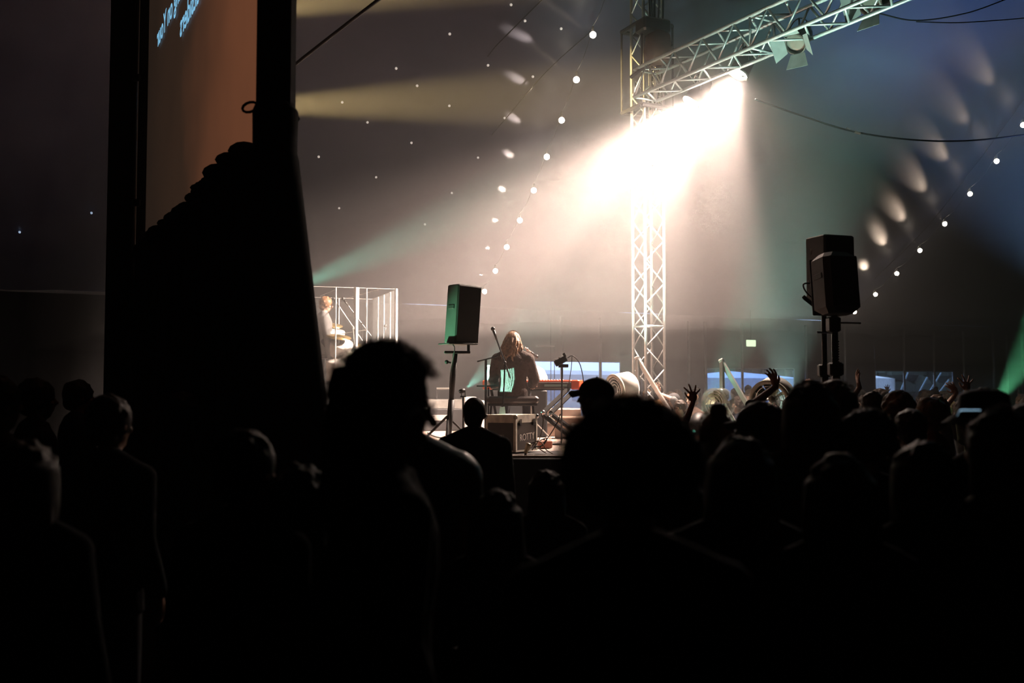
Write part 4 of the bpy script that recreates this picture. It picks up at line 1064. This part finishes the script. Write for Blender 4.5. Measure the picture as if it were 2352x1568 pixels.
def body_parts(mb, arms, seat=None, hands=True, yaw=0.0, nod=0.0, grow=0.0, part='body', female=False):
    """figure 1.75 m tall, feet at z=0, facing +y. seat = hip height if sitting"""
    g = grow
    hz_ = seat if seat else .95
    dz = hz_ - .95
    sw = .175 if female else .195
    head = Matrix.Translation(V((0, .02, 1.50 + dz))) @ Matrix.Rotation(yaw, 4, 'Z') @ Matrix.Rotation(nod, 4, 'X') @ Matrix.Translation(V((0, 0, .125)))
    def H(p): return head @ V(p)
    hr = head.to_3x3()
    if part in ('body', 'jacket'):
        rs = [(0, 0, .84, .13, .10), (0, 0, .90, .165, .12), (0, -.005, .97, .168, .118), (0, 0, 1.06, .148, .102), (0, .005, 1.14, .143, .10), (0, .01, 1.25, .160, .112), (0, .005, 1.34, .170, .115), (0, 0, 1.40, .155, .10), (0, -.005, 1.45, .10, .078), (0, 0, 1.485, .065, .058)]
        if part == 'jacket': rs = [(0, 0, .80, .175, .125)] + rs[1:-1] + [(0, -.002, 1.487, .075, .066)]
        mb.rings([(a, b_, c + dz, d + g, e + g) for a, b_, c, d, e in rs], 20)
    for sd, arm in zip((-1, 1), arms):
        sh = V((sd * sw, -.005, 1.385 + dz)); el, wr = V(arm['el']), V(arm['wr'])
        if part in ('body', 'jacket'):
            mb.cap((sd * .09, 0, 1.385 + dz), sh, .068 + g, .056 + g); mb.cap((sd * .03, -.01, 1.47 + dz), (sd * .15, -.008, 1.415 + dz), .040 + g, .042 + g)
            mb.cap(sh, el, .053 + g, .041 + g)
            if part == 'jacket':
                if not arm.get('bare'): mb.cap(el, el.lerp(wr, .92), .041 + g, .032 + g)
            else: mb.cap(el, wr, .040, .026)
        if part == 'body' and hands: hand(mb, wr, V(arm.get('dir', (wr - el).normalized())), V(arm.get('pal', (0, 1, 0))), sd, arm.get('curl', .35), arm.get('spread', .1), arm.get('hs', 1.0))
    if part == 'body':
        mb.cap((0, .0, 1.44 + dz), (0, .015, 1.55 + dz), .058, .052)
        mb.ell(H((0, -.012, .012)), (.077, .097, .092), 16, 12, hr)            # skull
        mb.ell(H((0, .012, -.045)), (.060, .070, .075), 14, 10, hr)            # face
        mb.ell(H((0, .048, -.094)), (.034, .030, .026), 10, 8, hr)             # chin
        mb.cap(H((0, .080, .012)), H((0, .105, -.030)), .008, .014, 8)         # nose
        mb.ell(H((0, .076, .022)), (.052, .016, .011), 10, 6, hr)              # brow
        mb.ell(H((0, .082, -.062)), (.022, .012, .008), 8, 6, hr)              # mouth
        mb.ell(H((0, .079, -.073)), (.019, .011, .007), 8, 6, hr)
        for q in (-1, 1):
            mb.ell(H((q * .078, -.008, -.015)), (.010, .019, .031), 8, 6, hr)  # ears
            mb.ell(H((q * .040, .062, -.03)), (.022, .020, .020), 8, 6, hr)    # cheeks
    for sd in (-1, 1):
        if seat:
            hip = V((sd * .10, .02, hz_ + .02)); kn = V((sd * .14, .44, hz_ + .0)); an = V((sd * .14, .40, .09))
        else:
            hip = V((sd * .09, 0, .90)); kn = V((sd * .11, .015, .50)); an = V((sd * .12, -.01, .09))
        if part in ('body', 'trousers'):
            mb.cap(hip, kn, .082 + g, .055 + g); mb.cap(kn, an, .054 + g, .036 + g)
        if part == 'trousers' : mb.cap(hip + V((-sd * .09, 0, .03)), hip + V((0, 0, .03)), .10 + g, .085 + g)
        if part == 'body': mb.cap(an + V((0, -.02, -.045)), an + V((0, .15, -.055)), .035, .028)
        if part == 'shoe': pass
    return head

def hand(mb, wr, d, pal, sd, curl, spread, hs=1.0):
    """palm with four unequal fingers and a thumb; pal = palm normal, sd = -1 left / 1 right"""
    d = d.normalized(); pal = (pal - d * pal.dot(d)).normalized(); x = d.cross(pal).normalized()   # x across the palm
    t = x * (-sd)                                                       # thumb side
    s = hs
    R = Matrix((x, d, pal)).transposed()
    mb.ell(wr + d * .045 * s, (.040 * s, .055 * s, .015 * s), 12, 8, R)
    mb.cap(wr, wr + d * .04 * s, .024 * s, .022 * s, 10)
    for k, (off, ln, r) in enumerate(((.030, .074, .0104), (.010, .084, .0108), (-.011, .078, .0104), (-.030, .060, .0094))):
        b = wr + d * (.085 - abs(k - 1) * .004) * s + t * off * s
        a0 = t * (spread * (1.5 - k) * .6)
        dirn = (d + a0).normalized(); ang = curl * .25
        for sg, fr in enumerate((.46, .30, .24)):
            ang += curl * (.35 if sg == 0 else .6)
            v = dirn * math.cos(ang) + pal * math.sin(ang)
            e = b + v * ln * fr * s
            mb.cap(b, e, r * s * (1 - .08 * sg), r * s * (.94 - .08 * sg), 8); b = e
    b = wr + d * .025 * s + t * .028 * s
    v1 = (t * .75 + d * .75 + pal * .25).normalized(); e = b + v1 * .042 * s
    mb.cap(b, e, .0125 * s, .010 * s, 8)
    v2 = (t * .35 + d * .95 + pal * .25 * (1 + curl)).normalized()
    mb.cap(e, e + v2 * .032 * s, .010 * s, .008 * s, 8)

REST = lambda sd: dict(el=(sd * .235, -.03, 1.13), wr=(sd * .245, .06, .88), pal=(-sd, 0, 0), dir=(0, .1, -1), curl=.5)
def arm_up(sd, el=(.30, .12, 1.50), wr=(.27, .16, 1.78), d=(0, 0, 1), pal=(0, 1, 0), curl=.25, spread=.5, hs=1.0, bare=True):
    return dict(el=(sd * el[0], el[1], el[2]), wr=(sd * wr[0], wr[1], wr[2]), dir=d, pal=pal, curl=curl, spread=spread, hs=hs, bare=bare)

def hair_mesh(kind, head, mat_, seed=0, vox=.009):
    """hair in head coordinates (origin at skull centre, +y face)"""
    mb = MB(head); rr = random.Random(seed)
    if kind in ('short', 'crop'):
        g = .012 if kind == 'short' else .004
        mb.ell((0, -.018, .020), (.080 + g, .098 + g, .094 + g), 16, 12)
        mb.ell((0, -.055, -.045), (.066 + g, .055 + g, .06), 12, 8)
        if kind == 'short':
            for k in range(36):
                a = rr.uniform(0, 2 * PI); t = rr.uniform(.15, 1.4)
                mb.ell((.088 * math.cos(a) * math.cos(t), -.02 + .104 * math.sin(a) * math.cos(t), .02 + .1 * math.sin(t)), rr.uniform(.010, .02), 6, 5)
    elif kind == 'curly':
        mb.ell((0, -.03, .035), (.105, .118, .105), 16, 12)
        for k in range(150):
            a = rr.uniform(0, 2 * PI); t = rr.uniform(-.7, 1.5)
            y = .118 * math.sin(a) * math.cos(t)
            if y > .06 and t < .5: continue
            mb.ell((.106 * math.cos(a) * math.cos(t), -.03 + y, .035 + .107 * math.sin(t)), rr.uniform(.014, .026), 6, 5)
        if kind == 'curly' and seed < 4:
            mb.ell((0, -.075, -.08), (.115, .10, .17), 14, 10); mb.ell((0, -.07, -.2), (.13, .10, .12), 14, 10)
    elif kind == 'afro':
        mb.ell((0, -.02, .03), (.135, .135, .118), 18, 12)
        for k in range(160):
            a = rr.uniform(0, 2 * PI); t = rr.uniform(-.8, 1.5)
            y = .132 * math.sin(a) * math.cos(t)
            if y > .08 and t < .3: continue
            mb.ell((.132 * math.cos(a) * math.cos(t), -.02 + y, .03 + .117 * math.sin(t)), rr.uniform(.015, .026), 6, 5)
    elif kind in ('long', 'bob'):
        low = -.33 if kind == 'long' else -.21
        mb.ell((0, -.018, .022), (.094, .110, .100), 16, 12)
        n = 26
        for k in range(n):
            a = PI * (.93 + 1.14 * k / (n - 1)) if True else 0
            x, y = .085 * math.cos(a), -.02 + .098 * math.sin(a)
            z1 = low + rr.uniform(-.03, .03); f = 1.0 + .35 * rr.random()
            mb.cap((x, y, .03), (x * 1.12, y * 1.05 - .005, -.08), .026, .024, 8)
            mb.cap((x * 1.12, y * 1.05 - .005, -.08), (x * f * 1.05 + rr.uniform(-.012, .012), y * f - .012, z1), .024, .010, 8)
        for k in range(30):
            a = rr.uniform(0, 2 * PI); t = rr.uniform(.3, 1.4)
            mb.ell((.09 * math.cos(a) * math.cos(t), -.02 + .105 * math.sin(a) * math.cos(t), .022 + .098 * math.sin(t)), rr.uniform(.012, .02), 6, 5)
    elif kind == 'wavy':
        mb.ell((0, -.018, .022), (.096, .112, .104), 16, 12)
        for k in range(85):
            a = PI * (.90 + 1.20 * rr.random()); lo = rr.uniform(-.29, -.12); out_ = rr.uniform(1.0, 1.5); ph = rr.uniform(0, 6); pts = []
            for i in range(9):
                q = i / 8; z = .10 - (.10 - lo) * q; e_ = (.55 + .5 * min(1, q * 2.2)) * (1 + (out_ - 1) * q)
                pts.append((.092 * math.cos(a) * e_ + .014 * math.sin(ph + q * 9) * q, -.018 + .108 * math.sin(a) * e_ + .012 * math.cos(ph + q * 8) * q, z))
            mb.tube(pts, [.014, .015, .015, .014, .013, .012, .010, .008, .004], 6)
    elif kind == 'bun':
        mb.ell((0, -.018, .020), (.088, .104, .098), 16, 12); mb.ell((0, -.055, -.04), (.070, .055, .06), 12, 8)
        mb.ell((0, -.06, .125), (.045, .045, .04), 10, 8)
    return remesh(mb, vox, mat_, 2)

def strands(head, R, n, ln, seed, m, centre=(0, -.025, .033), r=.0007, curl=1.0, vmin=-.5):
    mb = MB(head); rr = random.Random(seed)
    for k in range(n):
        a = rr.uniform(0, 2 * PI); t = rr.uniform(vmin, 1.5)
        nrm = V((math.cos(a) * math.cos(t), math.sin(a) * math.cos(t), math.sin(t)))
        if nrm.y > .5 and t < .4: continue
        p = V(centre) + V((nrm.x * R[0], nrm.y * R[1], nrm.z * R[2])) * .96
        pts = [p.copy()]; u = nrm.orthogonal().normalized(); v = nrm.cross(u); ph = rr.uniform(0, 6); L = ln * rr.uniform(.5, 1.3)
        for i in range(1, 6):
            q = i / 5
            pts.append(p + nrm * L * q + (u * math.cos(ph + q * 7 * curl) + v * math.sin(ph + q * 7 * curl)) * .006 * curl + V((0, 0, -.25 * L * q * q)))
        mb.tube(pts, [r, r, r, r, r * .8, r * .4], 3, cap=False)
    return mb.mesh('hair_strands', m)

def add_child(name, me, parent, label=None):
    o = bpy.data.objects.new(name, me); C.objects.link(o); o.parent = parent
    if label: o['label'] = label
    return o

PCOUNT = [0]
def person(loc, face, H, label, hair='short', hm=HAIRD, top=TOPS[0], skin=SKIN, arms=None, seat=None, yaw=0.0, nod=0.0, cap=None, vox=.012,
           wide=1.0, glasses=False, strand=0, female=False, group=None, back=None, jv=None, puffy=0.0, trou=TROU):
    """face = heading in radians: 0 looks along +Y (away from the camera)"""
    arms = arms or (REST(-1), REST(1)); s = H / (1.75 if seat else 1.722)
    mb = MB(); hd = body_parts(mb, arms, seat, True, yaw, nod, 0, 'body', female)
    me = remesh(mb, vox, skin, 2); me.name = 'person'
    o = bpy.data.objects.new('person', me); C.objects.link(o)
    o.location = loc; o.rotation_euler = (0, 0, -face); o.scale = (s * wide, s * wide, s)
    tag(o, label, 'person', group)
    mb = MB(); body_parts(mb, arms, seat, False, yaw, nod, .016 + puffy, 'jacket', female); add_child('jacket', remesh(mb, jv or max(vox, .012), top, 3), o)
    mb = MB(); body_parts(mb, arms, seat, False, yaw, nod, .012, 'trousers'); add_child('trousers', remesh(mb, .016, trou, 2), o)
    for sd in (-1, 1):
        mb = MB()
        a = V((sd * .14, .40, .09)) if seat else V((sd * .12, -.01, .09))
        mb.cap(a + V((0, -.03, -.043)), a + V((0, .17, -.050)), .043, .038); mb.box(a + V((0, .07, -.083)), (.075, .25, .014)); add_child('shoe', mb.mesh('shoe', SHOEM, True), o)
    if hair != 'bald':
        h = add_child('hair', hair_mesh(hair, hd, hm, PCOUNT[0], (.0055 if hair == 'wavy' else max(.009, vox * .8))), o)
        if strand: add_child('hair_strands', strands(hd, {'afro': (.142, .142, .125), 'curly': (.118, .13, .118)}.get(hair, (.092, .108, .102)), strand, .030 if hair in ('afro', 'curly') else .014, PCOUNT[0], hm, curl=1.2 if hair in ('afro', 'curly') else .5), h)
    for q in (-1, 1):
        mb = MB(hd); mb.ell((q * .030, .0735, .003), .0105, 10, 8); mb.ell((q * .030, .0845, .003), (.0045, .001, .0045), 8, 6)
        add_child('eye', mb.mesh('eye', EYEW, True), o)
    if cap == 'cap':
        mb = MB(hd); mb.ell((0, -.012, .030), (.092, .110, .085), 18, 12); mb.ell((0, -.012, .114), .008, 8, 6)
        mb.grid(lambda u, v: ((u - .5) * .15 * (1 - .25 * v * v), .075 + .095 * v - .05 * (2 * u - 1) ** 2, .045 - .02 * v - .03 * (2 * u - 1) ** 2), 10, 5)
        mb.grid(lambda u, v: ((.5 - u) * .15 * (1 - .25 * v * v), .075 + .095 * v - .05 * (2 * u - 1) ** 2, .040 - .02 * v - .03 * (2 * u - 1) ** 2), 10, 5)
        add_child('cap', mb.mesh('cap', cap_m[0], True), o)
    if cap == 'bucket':
        mb = MB(hd); mb.lathe([(.001, .125), (.07, .12), (.098, .10), (.105, .03), (.165, -.015), (.163, -.02), (.1, .02)], (0, -.012, 0), (0, 0, 1), 26); add_child('hat', mb.mesh('hat', cap_m[0], True), o)
    if glasses:
        mb = MB(hd)
        for q in (-1, 1):
            mb.tube([(q * .033 + .024 * math.cos(a), .095, .004 + .019 * math.sin(a)) for a in [2 * PI * i / 14 for i in range(15)]], .002, 5)
            mb.tube([(q * .058, .094, .008), (q * .082, .0, .008)], .002, 5)
        mb.tube([(-.010, .098, .006), (.010, .098, .006)], .002, 5)
        gl_ = add_child('glasses', mb.mesh('glasses', BLACK), o)
        mb = MB(hd)
        for q in (-1, 1): mb.lathe([(.001, 0), (.022, 0)], (q * .033, .0952, .004), (0, 1, 0), 14)
        add_child('lens', mb.mesh('lens', clear_mat('spectacle_lens', (.95, .95, .95), .15)), gl_)
    PCOUNT[0] += 1
    return o
cap_m = [mat('cap_cloth', (.02, .02, .022), .85, bump=.2)]

def stand_at(px, ytop, D, hair_extra=.03):
    p = P(px, ytop, D); return V((p.x, D, 0)), (p.z - hair_extra) 

# --- the keyboard player
loc = on_stage(1178, 12.55)
armk = (dict(el=(-.27, .12, .83), wr=(-.20, .36, .76), dir=(0.1, 1, -.1), pal=(0, 0, -1), curl=.6), dict(el=(.27, .12, .83), wr=(.22, .36, .76), dir=(-.1, 1, -.1), pal=(0, 0, -1), curl=.6))
seatz = P(1176, 906, 12.55).z - STZ
kp = person(loc, .10, 1.75 * .97, 'keyboard player in a loose brown sweater seated with their back to us, wavy brown hair', 'wavy', HAIRF, mat('brown_knit', (.05, .033, .028), .95, bump=.5, scale=30),
            SKIN_PALE, armk, seat=seatz + .04, yaw=-.45, nod=-.12, vox=.008, puffy=.018, strand=900)
# --- drummer
loc = on_stage(742, 16.0)
armd = (dict(el=(-.30, .15, .95), wr=(-.16, .38, 1.0), dir=(.3, 1, .1), pal=(0, 0, -1), curl=1.2), dict(el=(.30, .15, .95), wr=(.18, .38, 1.02), dir=(-.3, 1, .1), pal=(0, 0, -1), curl=1.2))
z = P(750, 678, 16).z - STZ
person(loc, 1.35, 1.75, 'drummer with brown hair in profile at the edge of the black drape, brightly lit', 'short', HAIRB, TOPS[3], SKIN_PALE, armd, seat=.95 + z - 1.77, yaw=0, nod=-.15, vox=.012)
sd_ = empty('drum_stool', loc, 'round drum stool under the drummer', 'stool')
mb = MB(); hh = .95 + z - 1.77
mb.lathe([(.001, hh - .12), (.17, hh - .13), (.17, hh - .2), (.001, hh - .21)], loc, (0, 0, 1), 18); mb.build('seat', PAD, sd_)
mb = MB(); mb.tube([loc + V((0, 0, .02)), loc + V((0, 0, hh - .2))], .02, 8); mb.build('post', CHROME, sd_)

# --- near silhouettes (photo column, crown row, distance)
def near(px, y, D, face, label, extra=.035, **k):
    l, h = stand_at(px, y, D, extra); return person(l, face, h, label, **k)
near(878, 780, 2.45, 1.15, 'person with bushy curly hair and glasses, near silhouette in right profile', .07, hair='curly', top=TOPS[6], glasses=True, strand=2600, vox=.007, yaw=-.15, nod=-.06, wide=.97)
near(1446, 908, 2.0, -.1, 'person with a big blurred halo of frizzy hair, nearest in the middle', .07, hair='afro', top=TOPS[6], strand=2600, vox=.010)
near(925, 868, 3.7, .35, 'person in a shiny puffy black jacket, head hidden behind the curly-haired one', hair='short', top=mat('puffy_nylon', (.012, .012, .013), .35), puffy=.05, vox=.012)
near(1089, 914, 6.9, .15, 'person with cropped hair in a dark coat, silhouetted before the flight case', .012, hair='crop', top=TOPS[6], puffy=.012)
near(1370, 862, 6.0, -1.0, 'person in a dark peaked cap facing left, before the white barrel fan', .03, hair='crop', cap='cap', top=TOPS[2], puffy=.01, nod=.05)
near(1338, 985, 5.2, .2, 'short person in a brown top beside the frizzy-haired silhouette', .03, hair='short', top=TOPS[2])
near(1646, 938, 4.6, .0, 'person with fair hair rimmed by light below the second handrail', .035, hair='bun', hm=HAIRF, top=TOPS[0], strand=700)
near(1748, 920, 4.3, -.9, 'person in a dark cap with a thick peak pointing left, near the white fan', .03, hair='short', cap='cap', top=TOPS[6], strand=300)
near(1860, 876, 4.0, -.1, 'person with long straight hair, tall silhouette under the raised hand', .035, hair='long', top=TOPS[5], strand=1400)
near(1916, 884, 5.4, .1, 'person with tousled hair just behind the long-haired silhouette', .035, hair='curly', hm=HAIRB, top=TOPS[1], strand=700)
near(1990, 942, 3.9, .05, 'broad person with curly dark hair in front of the right crowd', .05, hair='curly', top=TOPS[6], strand=900)
near(2062, 900, 7.0, -.2, 'person with round curly hair against the right-hand window', .05, hair='curly', hm=HAIRB, top=TOPS[2])
near(2092, 935, 5.6, -.2, 'person with short dark hair left of the red-lit profile', .035, hair='short', top=TOPS[0])
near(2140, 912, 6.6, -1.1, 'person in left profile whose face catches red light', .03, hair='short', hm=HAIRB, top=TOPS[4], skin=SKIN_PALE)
near(2262, 898, 4.1, -.3, 'person in a dark wide-brimmed hat at the foot of the green beam', .02, hair='short', cap='bucket', top=TOPS[6])
near(2296, 930, 3.0, -.45, 'person with long hair edged in green, nearest at the right', .04, hair='long', top=TOPS[5], strand=1500)
near(2352, 925, 5.0, -.3, 'person cut by the right edge of the frame', .03, hair='short', top=TOPS[0])
near(2005, 898, 8.4, -.3, 'person with dark hair left of the right-hand window', .03, hair='short', top=TOPS[1])
near(1700, 1000, 2.9, .1, 'short person low in the middle foreground right of the frizzy hair', .03, hair='bob', top=TOPS[6])
near(2120, 1010, 3.0, -.2, 'short person low in the right foreground', .03, hair='bob', top=TOPS[6])
near(560, 985, 2.9, .5, 'person low in the dark at the left foreground', .03, hair='short', top=TOPS[6])
near(250, 905, 4.3, .4, 'person in the dark left foreground, shorter hair', .03, hair='short', top=TOPS[6])
near(82, 868, 6.2, .9, 'person in the dark at the left with one cheek faintly lit', .03, hair='short', top=TOPS[0], skin=SKIN_PALE)
near(178, 872, 7.6, .9, 'person in the dark at the left, further from the camera', .03, hair='short', top=TOPS[0], skin=SKIN_PALE)
near(-10, 862, 4.6, .6, 'person cut by the left edge of the frame', .03, hair='short', top=TOPS[3])
near(420, 900, 6.0, .5, 'person in front of the screen skirt', .03, hair='long', top=TOPS[6])

for px_, y_, D_, tx_ in ((690, 1060, 3.0, 'between the skirt and the curly hair'), (1140, 1120, 3.3, 'in front of the person in the dark coat'), (1255, 1075, 4.6, 'at the foot of the flight case'),
                      (1560, 1080, 3.4, 'behind the frizzy hair'), (880, 1120, 5.2, 'by the stage skirt'), (1930, 1040, 2.7, 'before the curly-haired silhouette'), (60, 1010, 3.0, 'at the far left, nearest the lens')):
    near(px_, y_, D_, .1, 'short person lost in the dark ' + tx_, .03, hair='bob', top=TOPS[6], female=True)
# --- people with raised hands and lit faces
def raised(px_hand, y_hand, D, px_head, y_head, label, sd=1, curl=.25, spread=.6, pal=(0, 1, 0), hs=1.05, face=0.0, vox=.0052, lean=(0, 0), **k):
    l, h = stand_at(px_head, y_head, D, .03); s = h / 1.75
    t = P(px_hand, y_hand, D); rel = (t - l) / s
    c_, s_ = math.cos(face), math.sin(face)
    rel = V((rel.x * c_ - rel.y * s_, rel.x * s_ + rel.y * c_, rel.z)); rel.y += .12
    sh = V((sd * .195, 0, 1.415))
    d = V((lean[0], 0, 1)).normalized()
    wr = rel - d * .10 * hs
    v = wr - sh; L = v.length
    if L > .55: wr = sh + v * (.55 / L)
    mid = (sh + wr) / 2; v = wr - sh
    side = V((sd, -.2, -.3)); side = (side - v * side.dot(v) / v.length_squared).normalized()
    el = mid + side * math.sqrt(max(.001, .285 ** 2 - (v.length / 2) ** 2))
    a = dict(el=tuple(el), wr=tuple(wr), dir=tuple(d), pal=pal, curl=curl, spread=spread, hs=hs, bare=True)
    arms = (a, REST(1)) if sd < 0 else (REST(-1), a)
    return person(l, face, h, label, arms=arms, vox=vox, **k)
raised(1597, 905, 8.6, 1625, 965, 'person holding up a wide-open dark hand right of the lit faces', -1, .35, 1.0, hs=1.15, hair='short', top=TOPS[6])
raised(1784, 868, 8.0, 1822, 905, 'person raising a cupped hand between the barrel fan and the long hair', -1, .5, .35, pal=(-.5, -.4, 0), hs=1.05, hair='short', top=TOPS[0], lean=(-.25, 0))
raised(1978, 872, 9.6, 1992, 925, 'person raising a dark hand left of the right-hand window', -1, .3, .15, pal=(1, 0, 0), hs=1.15, hair='short', top=TOPS[6], lean=(-.2, 0))
raised(2196, 892, 11.0, 2226, 925, 'person reaching a bent hand up to the left, by the red-lit profile', -1, .5, .3, hair='short', top=TOPS[3], skin=SKIN_PALE, lean=(-.7, 0))
raised(2232, 872, 10.2, 2250, 935, 'person raising a spread hand to the right of the bent hand', -1, .2, 1.1, hs=1.15, hair='short', top=TOPS[5], skin=SKIN_PALE)
raised(1525, 892, 14.8, 1548, 900, 'person in a pale peaked cap raising an arm by the tower foot', -1, .3, .4, hair='crop', cap='cap', top=TOPS[3], skin=SKIN_PALE, face=-2.2)
raised(2042, 893, 20.0, 2035, 915, 'small far person raising an arm against the white marquee', 1, .2, .4, hair='short', top=TOPS[0], hs=1.2, vox=.012)
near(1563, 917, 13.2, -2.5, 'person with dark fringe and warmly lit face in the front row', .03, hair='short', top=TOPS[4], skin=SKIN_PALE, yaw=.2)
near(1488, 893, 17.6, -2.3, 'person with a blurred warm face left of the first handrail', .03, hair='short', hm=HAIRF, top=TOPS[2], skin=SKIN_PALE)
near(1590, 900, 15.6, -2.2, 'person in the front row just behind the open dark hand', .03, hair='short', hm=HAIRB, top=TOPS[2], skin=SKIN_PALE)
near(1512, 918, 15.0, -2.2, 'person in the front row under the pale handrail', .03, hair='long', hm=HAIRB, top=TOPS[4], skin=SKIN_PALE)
near(1718, 884, 27.0, -.2, 'tall far person silhouetted against the blue marquee', .03, hair='short', top=TOPS[0])
near(1733, 892, 25.5, -.3, 'far person with broad shoulders against the blue marquee', .03, hair='short', top=TOPS[0])

# --- phone
ph = P(2226, 951, 3.0)
r = empty('phone', ph, 'glowing phone screen held low among the heads at the right', 'phone')
Rq = Matrix.Rotation(math.radians(-38), 3, 'X')
mb = MB(); mb.bevbox(ph, (.066, .036, .007), .003, rot=Rq); mb.build('phone_body', BLACK, r)
mb = MB(); mb.box(ph + Rq @ V((0, 0, .0045)), (.060, .030, .001), rot=Rq); mb.build('phone_display', mat('phone_glow', (1, 1, 1), emit=(.45, .75, 1.0), es=1.6), r)

# --- the crowd beyond: eight figures repeated one by one
protos = []
for k, (hr_, hm_, tp, ar) in enumerate((('short', HAIRD, 0, None), ('long', HAIRB, 2, None), ('curly', HAIRD, 1, None), ('short', HAIRB, 4, (arm_up(-1), REST(1))), ('bun', HAIRD, 3, None), ('crop', HAIRD, 5, (arm_up(-1, el=(.3, .1, 1.55), wr=(.22, .1, 1.85)), arm_up(1, el=(.3, .1, 1.55), wr=(.22, .1, 1.85)))), ('bob', HAIRF, 2, None))):
    protos.append(dict(hair=hr_, hm=hm_, top=TOPS[tp], arms=ar, obj=None))
placed = [(o.location.x, o.location.y) for o in bpy.data.objects if o.type == 'MESH' and o.name.startswith('person')]
rr = random.Random(21); n_far = 0; tries = 0
while n_far < 95 and tries < 4000:
    tries += 1
    D = rr.uniform(9.5, 29) if rr.random() < .8 else rr.uniform(9.5, 16)
    px = rr.uniform(1500, 2400)
    X = P(px, 895, D).x
    n_, d_ = X * NX + D * NY, -X * NY + D * NX
    if n_ < 9.3 and d_ > 8.2: continue
    if px < 1880 and D < 13: continue
    if D > WY + WS * X - 1.0: continue
    if abs(X - TOWER.x) < .5 and abs(D - TOWER.y) < .6: continue
    if any((X - a) ** 2 + (D - b_) ** 2 < .62 ** 2 for a, b_ in placed): continue
    if abs(X - 2.85) < .9 and abs(D - 9.0) < .9: continue
    placed.append((X, D)); h = rr.uniform(1.56, 1.74)
    pr = protos[rr.choices(range(7), (5, 3, 3, 1, 2, .5, 3))[0]]
    fc_ = -rr.uniform(.6, 2.4)
    if pr['obj'] is None:
        o = person(V((X, D, 0)), fc_, h, '', hair=pr['hair'], hm=pr['hm'], top=pr['top'], arms=pr['arms'], skin=SKIN_PALE, vox=.014); pr['obj'] = o
    else:
        o = copy_tree(pr['obj']); o.location = (X, D, 0); o.rotation_euler = (0, 0, -fc_); s = h / 1.75; o.scale = (s, s, s)
    z_ = 'deep in the dark far crowd' if D > 19 else ('in the middle of the dim crowd' if D > 13.5 else 'in the crowd beyond the crank stands')
    hn = {'short': 'short hair', 'long': 'long brown hair', 'curly': 'curly dark hair', 'bun': 'hair in a bun', 'crop': 'cropped hair', 'bob': 'fair bobbed hair'}[pr['hair']]
    up_ = ' and raised arms' if pr['hair'] == 'crop' else (' and one raised arm' if pr['arms'] else '')
    tag(o, 'person with %s%s %s' % (hn, up_, z_), 'person', 'people with %s%s %s' % (hn, up_, z_))
    n_far += 1
